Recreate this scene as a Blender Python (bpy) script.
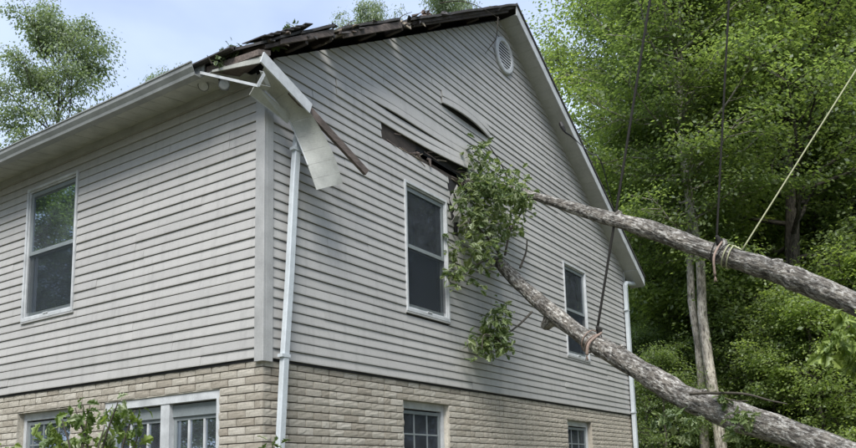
import bpy, math, random
import numpy as np
from mathutils import Vector, Matrix

R = math.radians
scene = bpy.context.scene
for o in list(bpy.data.objects): bpy.data.objects.remove(o)
col = scene.collection
rng = np.random.default_rng(7)
random.seed(7)
ZG = -2.65                     # the ground, with z = 0 at the lower edge of the siding

# ------------------------------------------------------------------ camera
CF, CY0 = 779.25, 358.26
CAM = np.array([-5.3179, -5.3965, -1.1872])
cr = np.array([0.55246184, -0.83314209, -0.02569368])
cu = np.array([-0.11280144, -0.10526956, 0.98802538])
cf = np.array([0.8258703, 0.54294804, 0.15213705])
cam_d = bpy.data.cameras.new('camera')
cam = bpy.data.objects.new('camera', cam_d); col.objects.link(cam)
cam.matrix_world = Matrix(((cr[0], cu[0], -cf[0], CAM[0]), (cr[1], cu[1], -cf[1], CAM[1]),
                           (cr[2], cu[2], -cf[2], CAM[2]), (0, 0, 0, 1)))
cam_d.sensor_fit = 'HORIZONTAL'; cam_d.sensor_width = 36
cam_d.lens = CF / 856 * 36
cam_d.shift_y = (CY0 - 224) / 856
cam_d.clip_start = 0.05; cam_d.clip_end = 2000
scene.camera = cam
scene.render.resolution_x = 1024; scene.render.resolution_y = 536

# ------------------------------------------------------------------ light
SUN_EL, SUN_DIR = R(52), Vector((-0.80, -0.42, 0)).normalized()     # direction to the sun, on the ground
w = bpy.data.worlds.new('World'); scene.world = w; w.use_nodes = True
nt = w.node_tree; nt.nodes.clear()
out = nt.nodes.new('ShaderNodeOutputWorld'); bg = nt.nodes.new('ShaderNodeBackground')
sky = nt.nodes.new('ShaderNodeTexSky'); sky.sky_type = 'NISHITA'; sky.sun_disc = False
sky.sun_elevation = SUN_EL; sky.sun_rotation = math.atan2(SUN_DIR.x, SUN_DIR.y)
sky.air_density = 1.0; sky.dust_density = 2.5; sky.ozone_density = 1.2
tc = nt.nodes.new('ShaderNodeTexCoord'); mp = nt.nodes.new('ShaderNodeMapping')
mp.inputs['Scale'].default_value = (1, 1, 2.2)
nz = nt.nodes.new('ShaderNodeTexNoise'); nz.inputs['Scale'].default_value = 2.3; nz.inputs['Detail'].default_value = 5
nz.inputs['Roughness'].default_value = 0.5
rp = nt.nodes.new('ShaderNodeValToRGB')
rp.color_ramp.elements[0].position = 0.30; rp.color_ramp.elements[0].color = (0.45, 0.45, 0.45, 1)
rp.color_ramp.elements[1].position = 0.68; rp.color_ramp.elements[1].color = (0.95, 0.95, 0.95, 1)
mx = nt.nodes.new('ShaderNodeMixRGB'); mx.inputs['Color2'].default_value = (4.5, 5.25, 6.8, 1)   # thin high cloud
nt.links.new(tc.outputs['Generated'], mp.inputs['Vector']); nt.links.new(mp.outputs['Vector'], nz.inputs['Vector'])
nt.links.new(nz.outputs['Fac'], rp.inputs['Fac']); nt.links.new(rp.outputs['Color'], mx.inputs['Fac'])
nt.links.new(sky.outputs['Color'], mx.inputs['Color1']); nt.links.new(mx.outputs['Color'], bg.inputs['Color'])
bg.inputs['Strength'].default_value = 0.10
nt.links.new(bg.outputs['Background'], out.inputs['Surface'])
sd = bpy.data.lights.new('sun', 'SUN'); sd.energy = 2.3; sd.angle = R(26); sd.color = (1.0, 0.96, 0.9)
sun = bpy.data.objects.new('sun', sd); col.objects.link(sun)
to_sun = Vector((SUN_DIR.x * math.cos(SUN_EL), SUN_DIR.y * math.cos(SUN_EL), math.sin(SUN_EL)))
sun.rotation_euler = to_sun.to_track_quat('Z', 'Y').to_euler(); sun.location = (-8, -8, 14)
scene.view_settings.view_transform = 'Standard'; scene.view_settings.look = 'None'
scene.view_settings.gamma = 1.0; scene.view_settings.exposure = 1.1
scene.view_settings.use_curve_mapping = False
scene.render.engine = 'CYCLES'
scene.cycles.max_bounces = 8; scene.cycles.transparent_max_bounces = 12

# ------------------------------------------------------------------ pixel helpers (photo 856 x 448)
def ray(a, b): return cf + cr * (a - 428) / CF - cu * (b - CY0) / CF
def on_gable(a, b, y=0.0):
    d = ray(a, b); return CAM + d * ((y - CAM[1]) / d[1])
def on_eave(a, b, x=0.0):
    d = ray(a, b); return CAM + d * ((x - CAM[0]) / d[0])
def at(a, b, dist): return CAM + ray(a, b) * dist
def plan(px, dist):                      # a spot on the ground seen in this image column
    d = ray(px, 478); h = np.array([d[0], d[1]]); h /= np.linalg.norm(h)
    return np.array([CAM[0] + h[0] * dist, CAM[1] + h[1] * dist, ZG])

# ------------------------------------------------------------------ materials
class Mat:
    def __init__(s, name):
        s.m = bpy.data.materials.new(name); s.m.use_nodes = True
        s.n = s.m.node_tree.nodes; s.l = s.m.node_tree.links
        s.b = s.n['Principled BSDF']; s.out = s.n['Material Output']
    def node(s, t, **kw):
        n = s.n.new(t)
        for k, v in kw.items():
            if k in n.inputs: n.inputs[k].default_value = v
            else: setattr(n, k, v)
        return n
    def link(s, a, b): s.l.new(a, b)
    def coord(s, kind='Object', scale=(1, 1, 1)):
        t = s.node('ShaderNodeTexCoord'); m = s.node('ShaderNodeMapping'); m.inputs['Scale'].default_value = scale
        s.link(t.outputs[kind], m.inputs['Vector']); return m.outputs['Vector']
    def noise(s, vec, scale, detail=4, rough=0.55):
        n = s.node('ShaderNodeTexNoise'); n.inputs['Scale'].default_value = scale
        n.inputs['Detail'].default_value = detail; n.inputs['Roughness'].default_value = rough
        s.link(vec, n.inputs['Vector']); return n.outputs['Fac']
    def ramp(s, fac, stops):
        r = s.node('ShaderNodeValToRGB'); e = r.color_ramp.elements
        while len(e) < len(stops): e.new(0.5)
        for el, (p, c) in zip(e, stops):
            el.position = p; el.color = (c[0], c[1], c[2], 1) if hasattr(c, '__len__') else (c, c, c, 1)
        s.link(fac, r.inputs['Fac']); return r.outputs['Color']
    def mix(s, fac, a, b, mode='MIX'):
        m = s.node('ShaderNodeMixRGB'); m.blend_type = mode
        for i, v in (('Fac', fac), ('Color1', a), ('Color2', b)):
            if hasattr(v, 'is_output'): s.link(v, m.inputs[i])
            elif hasattr(v, '__len__'): m.inputs[i].default_value = (v[0], v[1], v[2], 1)
            else: m.inputs[i].default_value = v
        return m.outputs['Color']
    def bump(s, h, strength=0.3, dist=0.01):
        b = s.node('ShaderNodeBump'); b.inputs['Strength'].default_value = strength
        b.inputs['Distance'].default_value = dist; s.link(h, b.inputs['Height']); s.link(b.outputs['Normal'], s.b.inputs['Normal'])
    def base(s, c):
        if hasattr(c, 'is_output'): s.link(c, s.b.inputs['Base Color'])
        else: s.b.inputs['Base Color'].default_value = (c[0], c[1], c[2], 1)
        return s
    def rough(s, r): s.b.inputs['Roughness'].default_value = r; return s
    def rand(s): return s.node('ShaderNodeObjectInfo').outputs['Random']

def painted(name, c, rough=0.5, dirt=0.25, scale=3.0, bump=0.08):
    m = Mat(name); v = m.coord('Object')
    n1 = m.noise(v, scale, 6, 0.62); n2 = m.noise(v, scale * 14, 3)
    k = m.ramp(n1, [(0.30, 1 - dirt), (0.62, 1.0)])
    k2 = m.ramp(n2, [(0.35, 0.93), (0.65, 1.03)])
    a = m.mix(1.0, c, k, 'MULTIPLY'); m.base(m.mix(1.0, a, k2, 'MULTIPLY')).rough(rough)
    m.bump(n2, bump, 0.004); return m.m

M = {}
# vinyl siding: grey, chalky, faint streaks and a little variation from board to board
def siding_mat():
    m = Mat('vinyl_siding'); v = m.coord('Object'); vs = m.coord('Object', (5, 5, 0.7))
    n1 = m.noise(v, 0.9, 5, 0.6); n2 = m.noise(vs, 2.2, 5, 0.65); n3 = m.noise(v, 55, 3)
    c = m.mix(m.ramp(n1, [(0.3, 0.0), (0.7, 1.0)]), (0.392, 0.388, 0.375), (0.438, 0.432, 0.415))
    c = m.mix(1.0, c, m.ramp(n2, [(0.28, 0.86), (0.50, 1.0)]), 'MULTIPLY')
    c = m.mix(1.0, c, m.ramp(n3, [(0.3, 0.94), (0.7, 1.03)]), 'MULTIPLY')
    c = m.mix(1.0, c, m.ramp(m.rand(), [(0.0, 0.93), (1.0, 1.04)]), 'MULTIPLY')
    m.base(c).rough(0.55); m.bump(n3, 0.12, 0.002); return m.m
M['siding'] = siding_mat()
M['sheath'] = painted('slot_shade_backing', (0.03, 0.03, 0.033), 0.9, 0.4)  # near-black so the slots between boards read as shadow lines
M['sheath_wood'] = painted('exposed_sheathing_board', (0.055, 0.045, 0.038), 0.9, 0.5, 6)
M['wrap'] = painted('white_house_wrap', (0.72, 0.74, 0.74), 0.6, 0.15, 5)
M['white'] = painted('white_painted_metal', (0.57, 0.595, 0.61), 0.42, 0.34, 4.5)
M['spout'] = painted('white_downspout_metal', (0.56, 0.61, 0.64), 0.4, 0.2, 4)
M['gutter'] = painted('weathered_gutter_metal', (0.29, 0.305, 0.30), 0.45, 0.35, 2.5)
M['soffit'] = painted('soffit_vinyl', (0.43, 0.44, 0.42), 0.55, 0.2, 2.5)
M['cream'] = painted('pale_soffit_vinyl', (0.43, 0.44, 0.405), 0.55, 0.28, 5)
M['trim'] = painted('corner_post_vinyl', (0.40, 0.405, 0.40), 0.5, 0.25, 4)
M['sash'] = painted('window_sash_vinyl', (0.22, 0.25, 0.26), 0.45, 0.2, 8)
M['lintel'] = painted('tan_lintel_paint', (0.33, 0.32, 0.28), 0.6, 0.3, 8)
M['dark'] = painted('unlit_interior', (0.035, 0.037, 0.04), 0.9, 0.3)  # near-black, stands in for unlit rooms and the depth behind the vent
M['curtain'] = painted('pale_curtain', (0.42, 0.45, 0.46), 0.9, 0.2, 5)
M['blind'] = painted('slate_window_blind', (0.10, 0.115, 0.14), 0.8, 0.15, 20)
M['rope'] = painted('dark_rope', (0.016, 0.015, 0.013), 0.9, 0.4, 30)
M['rope_end'] = painted('frayed_tan_rope', (0.30, 0.225, 0.185), 0.9, 0.4, 30)
M['rope_green'] = painted('green_yellow_rope', (0.42, 0.43, 0.27), 0.8, 0.3, 30)
M['cable'] = painted('black_cable', (0.02, 0.02, 0.022), 0.6, 0.2, 20)
M['lamp'] = painted('lamp_housing', (0.16, 0.165, 0.165), 0.4, 0.3, 12)
M['insul'] = painted('torn_pale_wood', (0.34, 0.29, 0.225), 0.9, 0.4, 14)

def wood_mat(name, c1, c2):
    m = Mat(name); v = m.coord('Object', (1.5, 14, 14)); n = m.noise(v, 4, 6, 0.7); n2 = m.noise(m.coord('Object'), 6, 4)
    c = m.mix(m.ramp(n, [(0.3, 0.0), (0.7, 1.0)]), c1, c2)
    m.base(m.mix(1.0, c, m.ramp(n2, [(0.3, 0.55), (0.65, 1.1)]), 'MULTIPLY')).rough(0.85); m.bump(n, 0.5, 0.01); return m.m
M['oldwood'] = wood_mat('weathered_brown_board', (0.06, 0.048, 0.042), (0.20, 0.16, 0.14))
M['deck'] = wood_mat('rotten_roof_deck', (0.03, 0.024, 0.022), (0.085, 0.065, 0.055))
def shingle_mat():
    m = Mat('asphalt_shingle'); v = m.coord('Object'); n = m.noise(v, 60, 3, 0.7); n1 = m.noise(v, 1.6, 4)
    c = m.mix(n, (0.035, 0.034, 0.036), (0.085, 0.080, 0.078))
    m.base(m.mix(1.0, c, m.ramp(n1, [(0.3, 0.7), (0.7, 1.25)]), 'MULTIPLY')).rough(0.95); m.bump(n, 0.5, 0.01); return m.m
M['shingle'] = shingle_mat()
def brick_mat():
    m = Mat('tan_split_face_brick'); v = m.coord('Object'); n = m.noise(v, 38, 6, 0.7); n2 = m.noise(v, 7, 4)
    c = m.ramp(m.rand(), [(0, (0.40, 0.36, 0.295)), (0.35, (0.48, 0.445, 0.375)), (0.8, (0.56, 0.525, 0.45)), (1, (0.62, 0.585, 0.51))])
    c = m.mix(1.0, c, m.ramp(n, [(0.30, 0.76), (0.50, 1.0), (0.75, 1.08)]), 'MULTIPLY')
    c = m.mix(1.0, c, m.ramp(n2, [(0.30, 0.80), (0.6, 1.04)]), 'MULTIPLY')
    m.base(c).rough(0.92); m.bump(n, 0.9, 0.014); return m.m
M['brick'] = brick_mat()
M['mortar'] = painted('dark_mortar', (0.15, 0.135, 0.11), 0.95, 0.4, 8)

def glass_mat():
    m = Mat('window_glass'); m.n.remove(m.b)
    g = m.node('ShaderNodeBsdfGlossy'); g.inputs['Roughness'].default_value = 0.015; g.inputs['Color'].default_value = (0.40, 0.46, 0.54, 1)
    t = m.node('ShaderNodeBsdfTransparent'); t.inputs['Color'].default_value = (0.72, 0.78, 0.78, 1)
    f = m.node('ShaderNodeFresnel'); f.inputs['IOR'].default_value = 1.45
    b = m.node('ShaderNodeBump'); b.inputs['Strength'].default_value = 0.01; b.inputs['Distance'].default_value = 0.03
    m.link(m.noise(m.coord('Object'), 2.2, 2), b.inputs['Height']); m.link(b.outputs['Normal'], g.inputs['Normal'])
    x = m.node('ShaderNodeMixShader'); m.link(f.outputs['Fac'], x.inputs['Fac'])
    m.link(t.outputs[0], x.inputs[1]); m.link(g.outputs[0], x.inputs[2])
    df = m.node('ShaderNodeBsdfDiffuse'); df.inputs['Color'].default_value = (0.22, 0.25, 0.29, 1)       # grey-blue dust film, put on to mute the green reflections
    y = m.node('ShaderNodeMixShader'); m.link(m.ramp(m.noise(m.coord('Object'), 5, 5, .65), [(0.3, 0.10), (0.7, 0.24)]), y.inputs['Fac'])
    m.link(x.outputs[0], y.inputs[1]); m.link(df.outputs[0], y.inputs[2]); m.link(y.outputs[0], m.out.inputs['Surface'])
    return m.m
M['glass'] = glass_mat()
def screen_mat():
    m = Mat('insect_screen'); m.n.remove(m.b)
    d = m.node('ShaderNodeBsdfDiffuse'); d.inputs['Color'].default_value = (0.045, 0.055, 0.065, 1)
    t = m.node('ShaderNodeBsdfTransparent'); x = m.node('ShaderNodeMixShader'); x.inputs['Fac'].default_value = 0.32
    m.link(t.outputs[0], x.inputs[1]); m.link(d.outputs[0], x.inputs[2]); m.link(x.outputs[0], m.out.inputs['Surface'])
    return m.m
M['screen'] = screen_mat()

def bark_mat(name, dark, light, lichen, lich=0.5, scale=1.0):
    m = Mat(name); a = m.node('ShaderNodeAttribute'); a.attribute_name = 'bk'
    mpn = m.node('ShaderNodeMapping'); mpn.inputs['Scale'].default_value = (26 * scale, 26 * scale, 6.5 * scale)
    m.link(a.outputs['Vector'], mpn.inputs['Vector'])
    ridge = m.noise(mpn.outputs['Vector'], 1.6, 6, 0.68)
    mp2 = m.node('ShaderNodeMapping'); mp2.inputs['Scale'].default_value = (16 * scale, 16 * scale, 9 * scale)
    m.link(a.outputs['Vector'], mp2.inputs['Vector']); patch = m.noise(mp2.outputs['Vector'], 1.6, 7, 0.72)
    c = m.mix(m.ramp(ridge, [(0.36, 0.0), (0.60, 1.0)]), dark, light)
    c = m.mix(m.ramp(patch, [(lich, 0.0), (lich + 0.10, 1.0)]), c, lichen)
    mp3 = m.node('ShaderNodeMapping'); mp3.inputs['Scale'].default_value = (5 * scale, 5 * scale, 2.6 * scale); m.link(a.outputs['Vector'], mp3.inputs['Vector'])
    big = m.noise(mp3.outputs['Vector'], 1.3, 5, 0.6); c = m.mix(1.0, c, m.ramp(big, [(0.36, 0.45), (0.58, 1.08)]), 'MULTIPLY')
    c = m.mix(1.0, c, m.ramp(ridge, [(0.34, 0.35), (0.50, 1.0)]), 'MULTIPLY')
    m.base(c).rough(0.95); m.bump(ridge, 1.0, 0.035); return m.m
M['bark_fallen'] = bark_mat('lichened_grey_bark', (0.075, 0.066, 0.057), (0.25, 0.23, 0.20), (0.55, 0.54, 0.505), 0.495)
M['bark'] = bark_mat('brown_grey_bark', (0.035, 0.03, 0.025), (0.12, 0.105, 0.085), (0.20, 0.19, 0.16), 0.58, 0.7)
M['bark_pale'] = bark_mat('pale_grey_bark', (0.24, 0.21, 0.17), (0.50, 0.46, 0.39), (0.62, 0.59, 0.52), 0.52, 0.6)
M['twig'] = painted('dark_twig', (0.075, 0.065, 0.05), 0.9, 0.4, 20)

def leaf_mat(name, stops, trans=0.38, gloss=0.03):
    m = Mat(name); m.n.remove(m.b)
    g = m.node('ShaderNodeNewGeometry'); v = m.noise(m.coord('Object'), 0.55, 3)
    f = m.mix(0.55, g.outputs['Random Per Island'], v)
    c = m.ramp(f, stops)
    d = m.node('ShaderNodeBsdfDiffuse'); t = m.node('ShaderNodeBsdfTranslucent'); gl = m.node('ShaderNodeBsdfGlossy')
    gl.inputs['Roughness'].default_value = 0.5; gl.inputs['Color'].default_value = (0.85, 0.9, 0.95, 1)
    m.link(c, d.inputs['Color'])
    tcx = m.mix(1.0, c, (1.75, 1.85, 1.0), 'MULTIPLY'); m.link(tcx, t.inputs['Color'])
    x = m.node('ShaderNodeMixShader'); x.inputs['Fac'].default_value = trans
    m.link(d.outputs[0], x.inputs[1]); m.link(t.outputs[0], x.inputs[2])
    y = m.node('ShaderNodeMixShader'); y.inputs['Fac'].default_value = gloss
    m.link(x.outputs[0], y.inputs[1]); m.link(gl.outputs[0], y.inputs[2]); m.link(y.outputs[0], m.out.inputs['Surface'])
    return m.m
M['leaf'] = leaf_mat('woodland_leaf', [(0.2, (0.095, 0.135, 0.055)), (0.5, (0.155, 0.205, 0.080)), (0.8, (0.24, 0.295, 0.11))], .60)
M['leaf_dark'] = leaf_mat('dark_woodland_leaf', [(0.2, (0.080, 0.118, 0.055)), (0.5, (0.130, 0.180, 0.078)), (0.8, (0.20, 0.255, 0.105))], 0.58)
M['leaf_bright'] = leaf_mat('brightened_leaf', [(0.2, (0.135, 0.185, 0.060)), (0.5, (0.215, 0.275, 0.092)), (0.8, (0.33, 0.39, 0.135))], 0.60)  # raised leaf colour, also used to lighten the shaded wood
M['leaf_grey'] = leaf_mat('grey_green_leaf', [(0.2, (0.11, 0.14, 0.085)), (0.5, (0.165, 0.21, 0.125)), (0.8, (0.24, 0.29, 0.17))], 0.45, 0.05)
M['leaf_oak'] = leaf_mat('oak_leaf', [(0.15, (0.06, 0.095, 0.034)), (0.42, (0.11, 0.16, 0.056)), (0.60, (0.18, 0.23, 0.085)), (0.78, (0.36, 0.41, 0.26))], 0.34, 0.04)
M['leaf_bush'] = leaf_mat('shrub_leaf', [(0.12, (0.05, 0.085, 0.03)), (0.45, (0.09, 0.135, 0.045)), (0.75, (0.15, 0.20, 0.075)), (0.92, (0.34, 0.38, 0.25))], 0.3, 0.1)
def ground_mat():
    m = Mat('lawn_and_leaf_litter'); v = m.coord('Object'); n = m.noise(v, 0.4, 6, 0.65); n2 = m.noise(v, 18, 4)
    c = m.mix(m.ramp(n, [(0.35, 0), (0.65, 1)]), (0.075, 0.10, 0.04), (0.16, 0.13, 0.085))
    m.base(m.mix(1.0, c, m.ramp(n2, [(0.3, 0.6), (0.7, 1.15)]), 'MULTIPLY')).rough(0.95); m.bump(n2, 0.8, 0.05); return m.m
M['ground'] = ground_mat()

# ------------------------------------------------------------------ object helpers
def tag(o, label=None, cat=None, group=None, kind=None):
    if label: o['label'] = label
    if cat: o['category'] = cat
    if group: o['group'] = group
    if kind: o['kind'] = kind
    return o
def empty(name, loc):
    o = bpy.data.objects.new(name, None); col.objects.link(o); o.location = loc; o.empty_display_size = 0.3; return o
def link(name, me, parent=None, mat=None):
    if mat is not None and not me.materials: me.materials.append(mat)
    o = bpy.data.objects.new(name, me); col.objects.link(o)
    if parent is not None: o.parent = parent
    return o
def fast_mesh(name, V, F, smooth=False):
    """V (n,3), F (m,k) of one face size"""
    V = np.asarray(V, np.float32); F = np.asarray(F, np.int32)
    me = bpy.data.meshes.new(name); k = F.shape[1]
    me.vertices.add(len(V)); me.vertices.foreach_set('co', V.ravel())
    me.loops.add(F.size); me.loops.foreach_set('vertex_index', F.ravel())
    me.polygons.add(len(F)); me.polygons.foreach_set('loop_start', np.arange(0, F.size, k, dtype=np.int32))
    if smooth: me.polygons.foreach_set('use_smooth', np.ones(len(F), bool))
    me.update(calc_edges=True); return me

class MB:
    def __init__(s): s.v = []; s.f = []
    def quad(s, *p):
        n = len(s.v); s.v += [tuple(map(float, q)) for q in p]; s.f.append(tuple(range(n, n + len(p)))); return s
    def hexa(s, p):          # 8 points: bottom ring 0-3, top ring 4-7
        n = len(s.v); s.v += [tuple(map(float, q)) for q in p]
        for q in ((3, 2, 1, 0), (4, 5, 6, 7), (0, 1, 5, 4), (1, 2, 6, 5), (2, 3, 7, 6), (3, 0, 4, 7)):
            s.f.append(tuple(n + i for i in q))
        return s
    def box(s, x0, x1, y0, y1, z0, z1):
        return s.hexa([(x0, y0, z0), (x1, y0, z0), (x1, y1, z0), (x0, y1, z0), (x0, y0, z1), (x1, y0, z1), (x1, y1, z1), (x0, y1, z1)])
    def bar(s, p0, p1, w, h, up=(0, 0, 1)):
        p0 = np.array(p0, float); p1 = np.array(p1, float); d = p1 - p0; d /= np.linalg.norm(d)
        sd = np.cross(d, up); sd /= np.linalg.norm(sd); u = np.cross(sd, d)
        a, b = sd * w / 2, u * h / 2
        return s.hexa([p0 - a - b, p0 + a - b, p1 + a - b, p1 - a - b, p0 - a + b, p0 + a + b, p1 + a + b, p1 - a + b])
    def tube(s, pts, rad, n=8, cap=True):
        pts = [np.array(p, float) for p in pts]; base = len(s.v)
        if not hasattr(rad, '__len__'): rad = [rad] * len(pts)
        ref = np.array((0.31, 0.17, 0.93)); pu = None
        for i, p in enumerate(pts):
            d = pts[min(i + 1, len(pts) - 1)] - pts[max(i - 1, 0)]; d /= (np.linalg.norm(d) + 1e-9)
            if pu is None:
                pu = np.cross(d, ref)
            pu = pu - d * np.dot(pu, d); pu /= (np.linalg.norm(pu) + 1e-9); pv = np.cross(d, pu)
            for k in range(n):
                t = 2 * math.pi * k / n; s.v.append(tuple(p + rad[i] * (math.cos(t) * pu + math.sin(t) * pv)))
        for i in range(len(pts) - 1):
            for k in range(n):
                a = base + i * n + k; b = base + i * n + (k + 1) % n; s.f.append((a, b, b + n, a + n))
        if cap:
            s.f.append(tuple(base + k for k in range(n))[::-1]); s.f.append(tuple(base + (len(pts) - 1) * n + k for k in range(n)))
        return s
    def build(s, name, mat, parent=None, off=(0, 0, 0), smooth=False, bevel=0):
        me = bpy.data.meshes.new(name); ox, oy, oz = off
        me.from_pydata([(a - ox, b - oy, c - oz) for a, b, c in s.v], [], s.f); me.update()
        if smooth: me.polygons.foreach_set('use_smooth', [True] * len(me.polygons))
        o = link(name, me, parent, mat)
        if bevel:
            b = o.modifiers.new('bevel', 'BEVEL'); b.width = bevel; b.segments = 1; b.limit_method = 'ANGLE'
        return o

# ------------------------------------------------------------------ ground
g = MB(); n = 24; S = 400
gx = np.linspace(-1, 1, n); gx = np.sign(gx) * np.abs(gx) ** 2 * S
for i in range(n - 1):
    for j in range(n - 1):
        g.quad((gx[i], gx[j], ZG), (gx[i + 1], gx[j], ZG), (gx[i + 1], gx[j + 1], ZG), (gx[i], gx[j + 1], ZG))
tag(g.build('ground', M['ground']), kind='structure')

# ================================================================== HOUSE
W, D, EX = 10.58, 10.0, 0.1016
AP, ZAP, SL = W / 2, 6.22, 0.593          # gable apex of the wall and the roof slope
OFF = (0, 0, ZG)
house = empty('house', (0, 0, ZG))
tag(house, 'grey vinyl sided two-storey house with tan brick base and a storm-torn roof corner', 'house')
def H(mb, name, mat, parent=None, **kw): return mb.build(name, mat, parent or house, OFF, **kw)
def ez(zone):            # wall frames: (a along the wall, d outward, z)
    return (lambda a, d, z: (-d, a, z)) if zone == 'e' else (lambda a, d, z: (a, -d, z))
def zroof(x): return ZAP - SL * abs(x - AP)

WIN_E = dict(w1=(3.16, 4.276, 0.905, 2.672), b1=(3.16, 4.306, -1.55, -0.256), b2=(0.62, 2.52, -1.75, -0.25))
WIN_G = dict(w2=(2.406, 3.408, 0.863, 2.563), w3=(7.3125, 8.332, 0.878, 2.588), b3=(2.345, 3.379, -1.55, -0.24), b4=(7.24, 8.326, -1.55, -0.25))

def wall_sheet(zone, a0, a1, z0, z1, holes, d, name, mat, top=None):
    f = ez(zone); mb = MB()
    As = sorted({a0, a1} | {min(max(v, a0), a1) for h in holes for v in h[:2]})
    Zs = sorted({z0, z1} | {min(max(v, z0), z1) for h in holes for v in h[2:]})
    for i in range(len(As) - 1):
        for j in range(len(Zs) - 1):
            ca, cz = (As[i] + As[i + 1]) / 2, (Zs[j] + Zs[j + 1]) / 2
            if any(h[0] < ca < h[1] and h[2] < cz < h[3] for h in holes): continue
            q = [f(As[i], d, Zs[j]), f(As[i + 1], d, Zs[j]), f(As[i + 1], d, Zs[j + 1]), f(As[i], d, Zs[j + 1])]
            if zone == 'e': q.reverse()
            mb.quad(*q)
    if top: mb.quad(*[f(a, d, z) for a, z in top])
    return H(mb, name, mat)
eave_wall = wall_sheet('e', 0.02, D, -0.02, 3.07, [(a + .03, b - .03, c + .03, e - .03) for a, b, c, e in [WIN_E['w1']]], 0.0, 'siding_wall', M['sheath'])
hole = (2.72, 3.80, 3.0, 3.068)
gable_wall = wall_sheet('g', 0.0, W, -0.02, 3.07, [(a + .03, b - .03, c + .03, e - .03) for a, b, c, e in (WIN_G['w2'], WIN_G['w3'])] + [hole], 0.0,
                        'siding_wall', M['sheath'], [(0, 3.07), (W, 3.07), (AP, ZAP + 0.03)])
brick_e = wall_sheet('e', 0.05, D, ZG, -0.02, [WIN_E['b1'], WIN_E['b2']], -0.035, 'brick_wall', M['mortar'])
brick_g = wall_sheet('g', 0.035, W, ZG, -0.02, [WIN_G['b3'], WIN_G['b4']], -0.035, 'brick_wall', M['mortar'])
mb = MB(); mb.quad((W, 0, ZG), (W, D, ZG), (W, D, 3.07), (W, 0, 3.07)); mb.quad((W, D, ZG), (0, D, ZG), (0, D, 3.07), (AP, D, ZAP), (W, D, 3.07))
H(mb, 'rear_wall', M['siding'])

# ---- siding boards
def noise1(x, s): return math.sin(x * 1.7 + s) * 0.5 + math.sin(x * 4.3 + s * 2.1) * 0.3 + math.sin(x * 9.1 + s * 0.7) * 0.2
def board(zone, k, a0, a1, parent, lim=None, push=None, seed=0.0, lift=0.0):
    f = ez(zone); z0, z1 = k * EX, (k + 1) * EX
    n = max(1, int((a1 - a0) / (0.10 if push else 0.45)))
    v = []; fc = []
    for i in range(n + 1):
        t = i / n
        sec = []
        for (d, z) in ((0.001, z0 + 0.0085), (0.022, z0 + 0.0085), (0.023, z0 + 0.020), (0.011, z1 + 0.002), (0.001, z1 + 0.002)):
            lo, hi = (a0, a1) if lim is None else (max(a0, lim(z)[0]), min(a1, lim(z)[1]))
            a = lo + (hi - lo) * t
            d = d + (0.0022 * math.sin(seed * 37.0) if d > .005 else 0)
            dz = 0.0018 * noise1(a, seed); dd = 0.0022 * noise1(a * 0.8, seed + 5) if d > 0.005 else 0
            if push:
                po, pz = push(a); dd += po; dz += pz
            sec.append(f(a, d + dd, z + dz))
        v += sec
    for i in range(n):
        for j in range(5):
            p, q = i * 5 + j, i * 5 + (j + 1) % 5
            fc.append((p, q, q + 5, p + 5) if zone == 'g' else (p, p + 5, q + 5, q))
    fc.append((0, 1, 2, 3, 4)); fc.append(tuple(n * 5 + i for i in (4, 3, 2, 1, 0)))
    me = bpy.data.meshes.new('siding_board'); me.from_pydata([(x, y, z - ZG) for x, y, z in v], [], fc); me.update()
    return link('siding_board', me, parent, M['siding'])
def cut(iv, c0, c1):
    o = []
    for a, b in iv:
        if c1 <= a or c0 >= b: o.append((a, b)); continue
        if c0 - a > 0.03: o.append((a, c0))
        if b - c1 > 0.03: o.append((c1, b))
    return o
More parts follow.
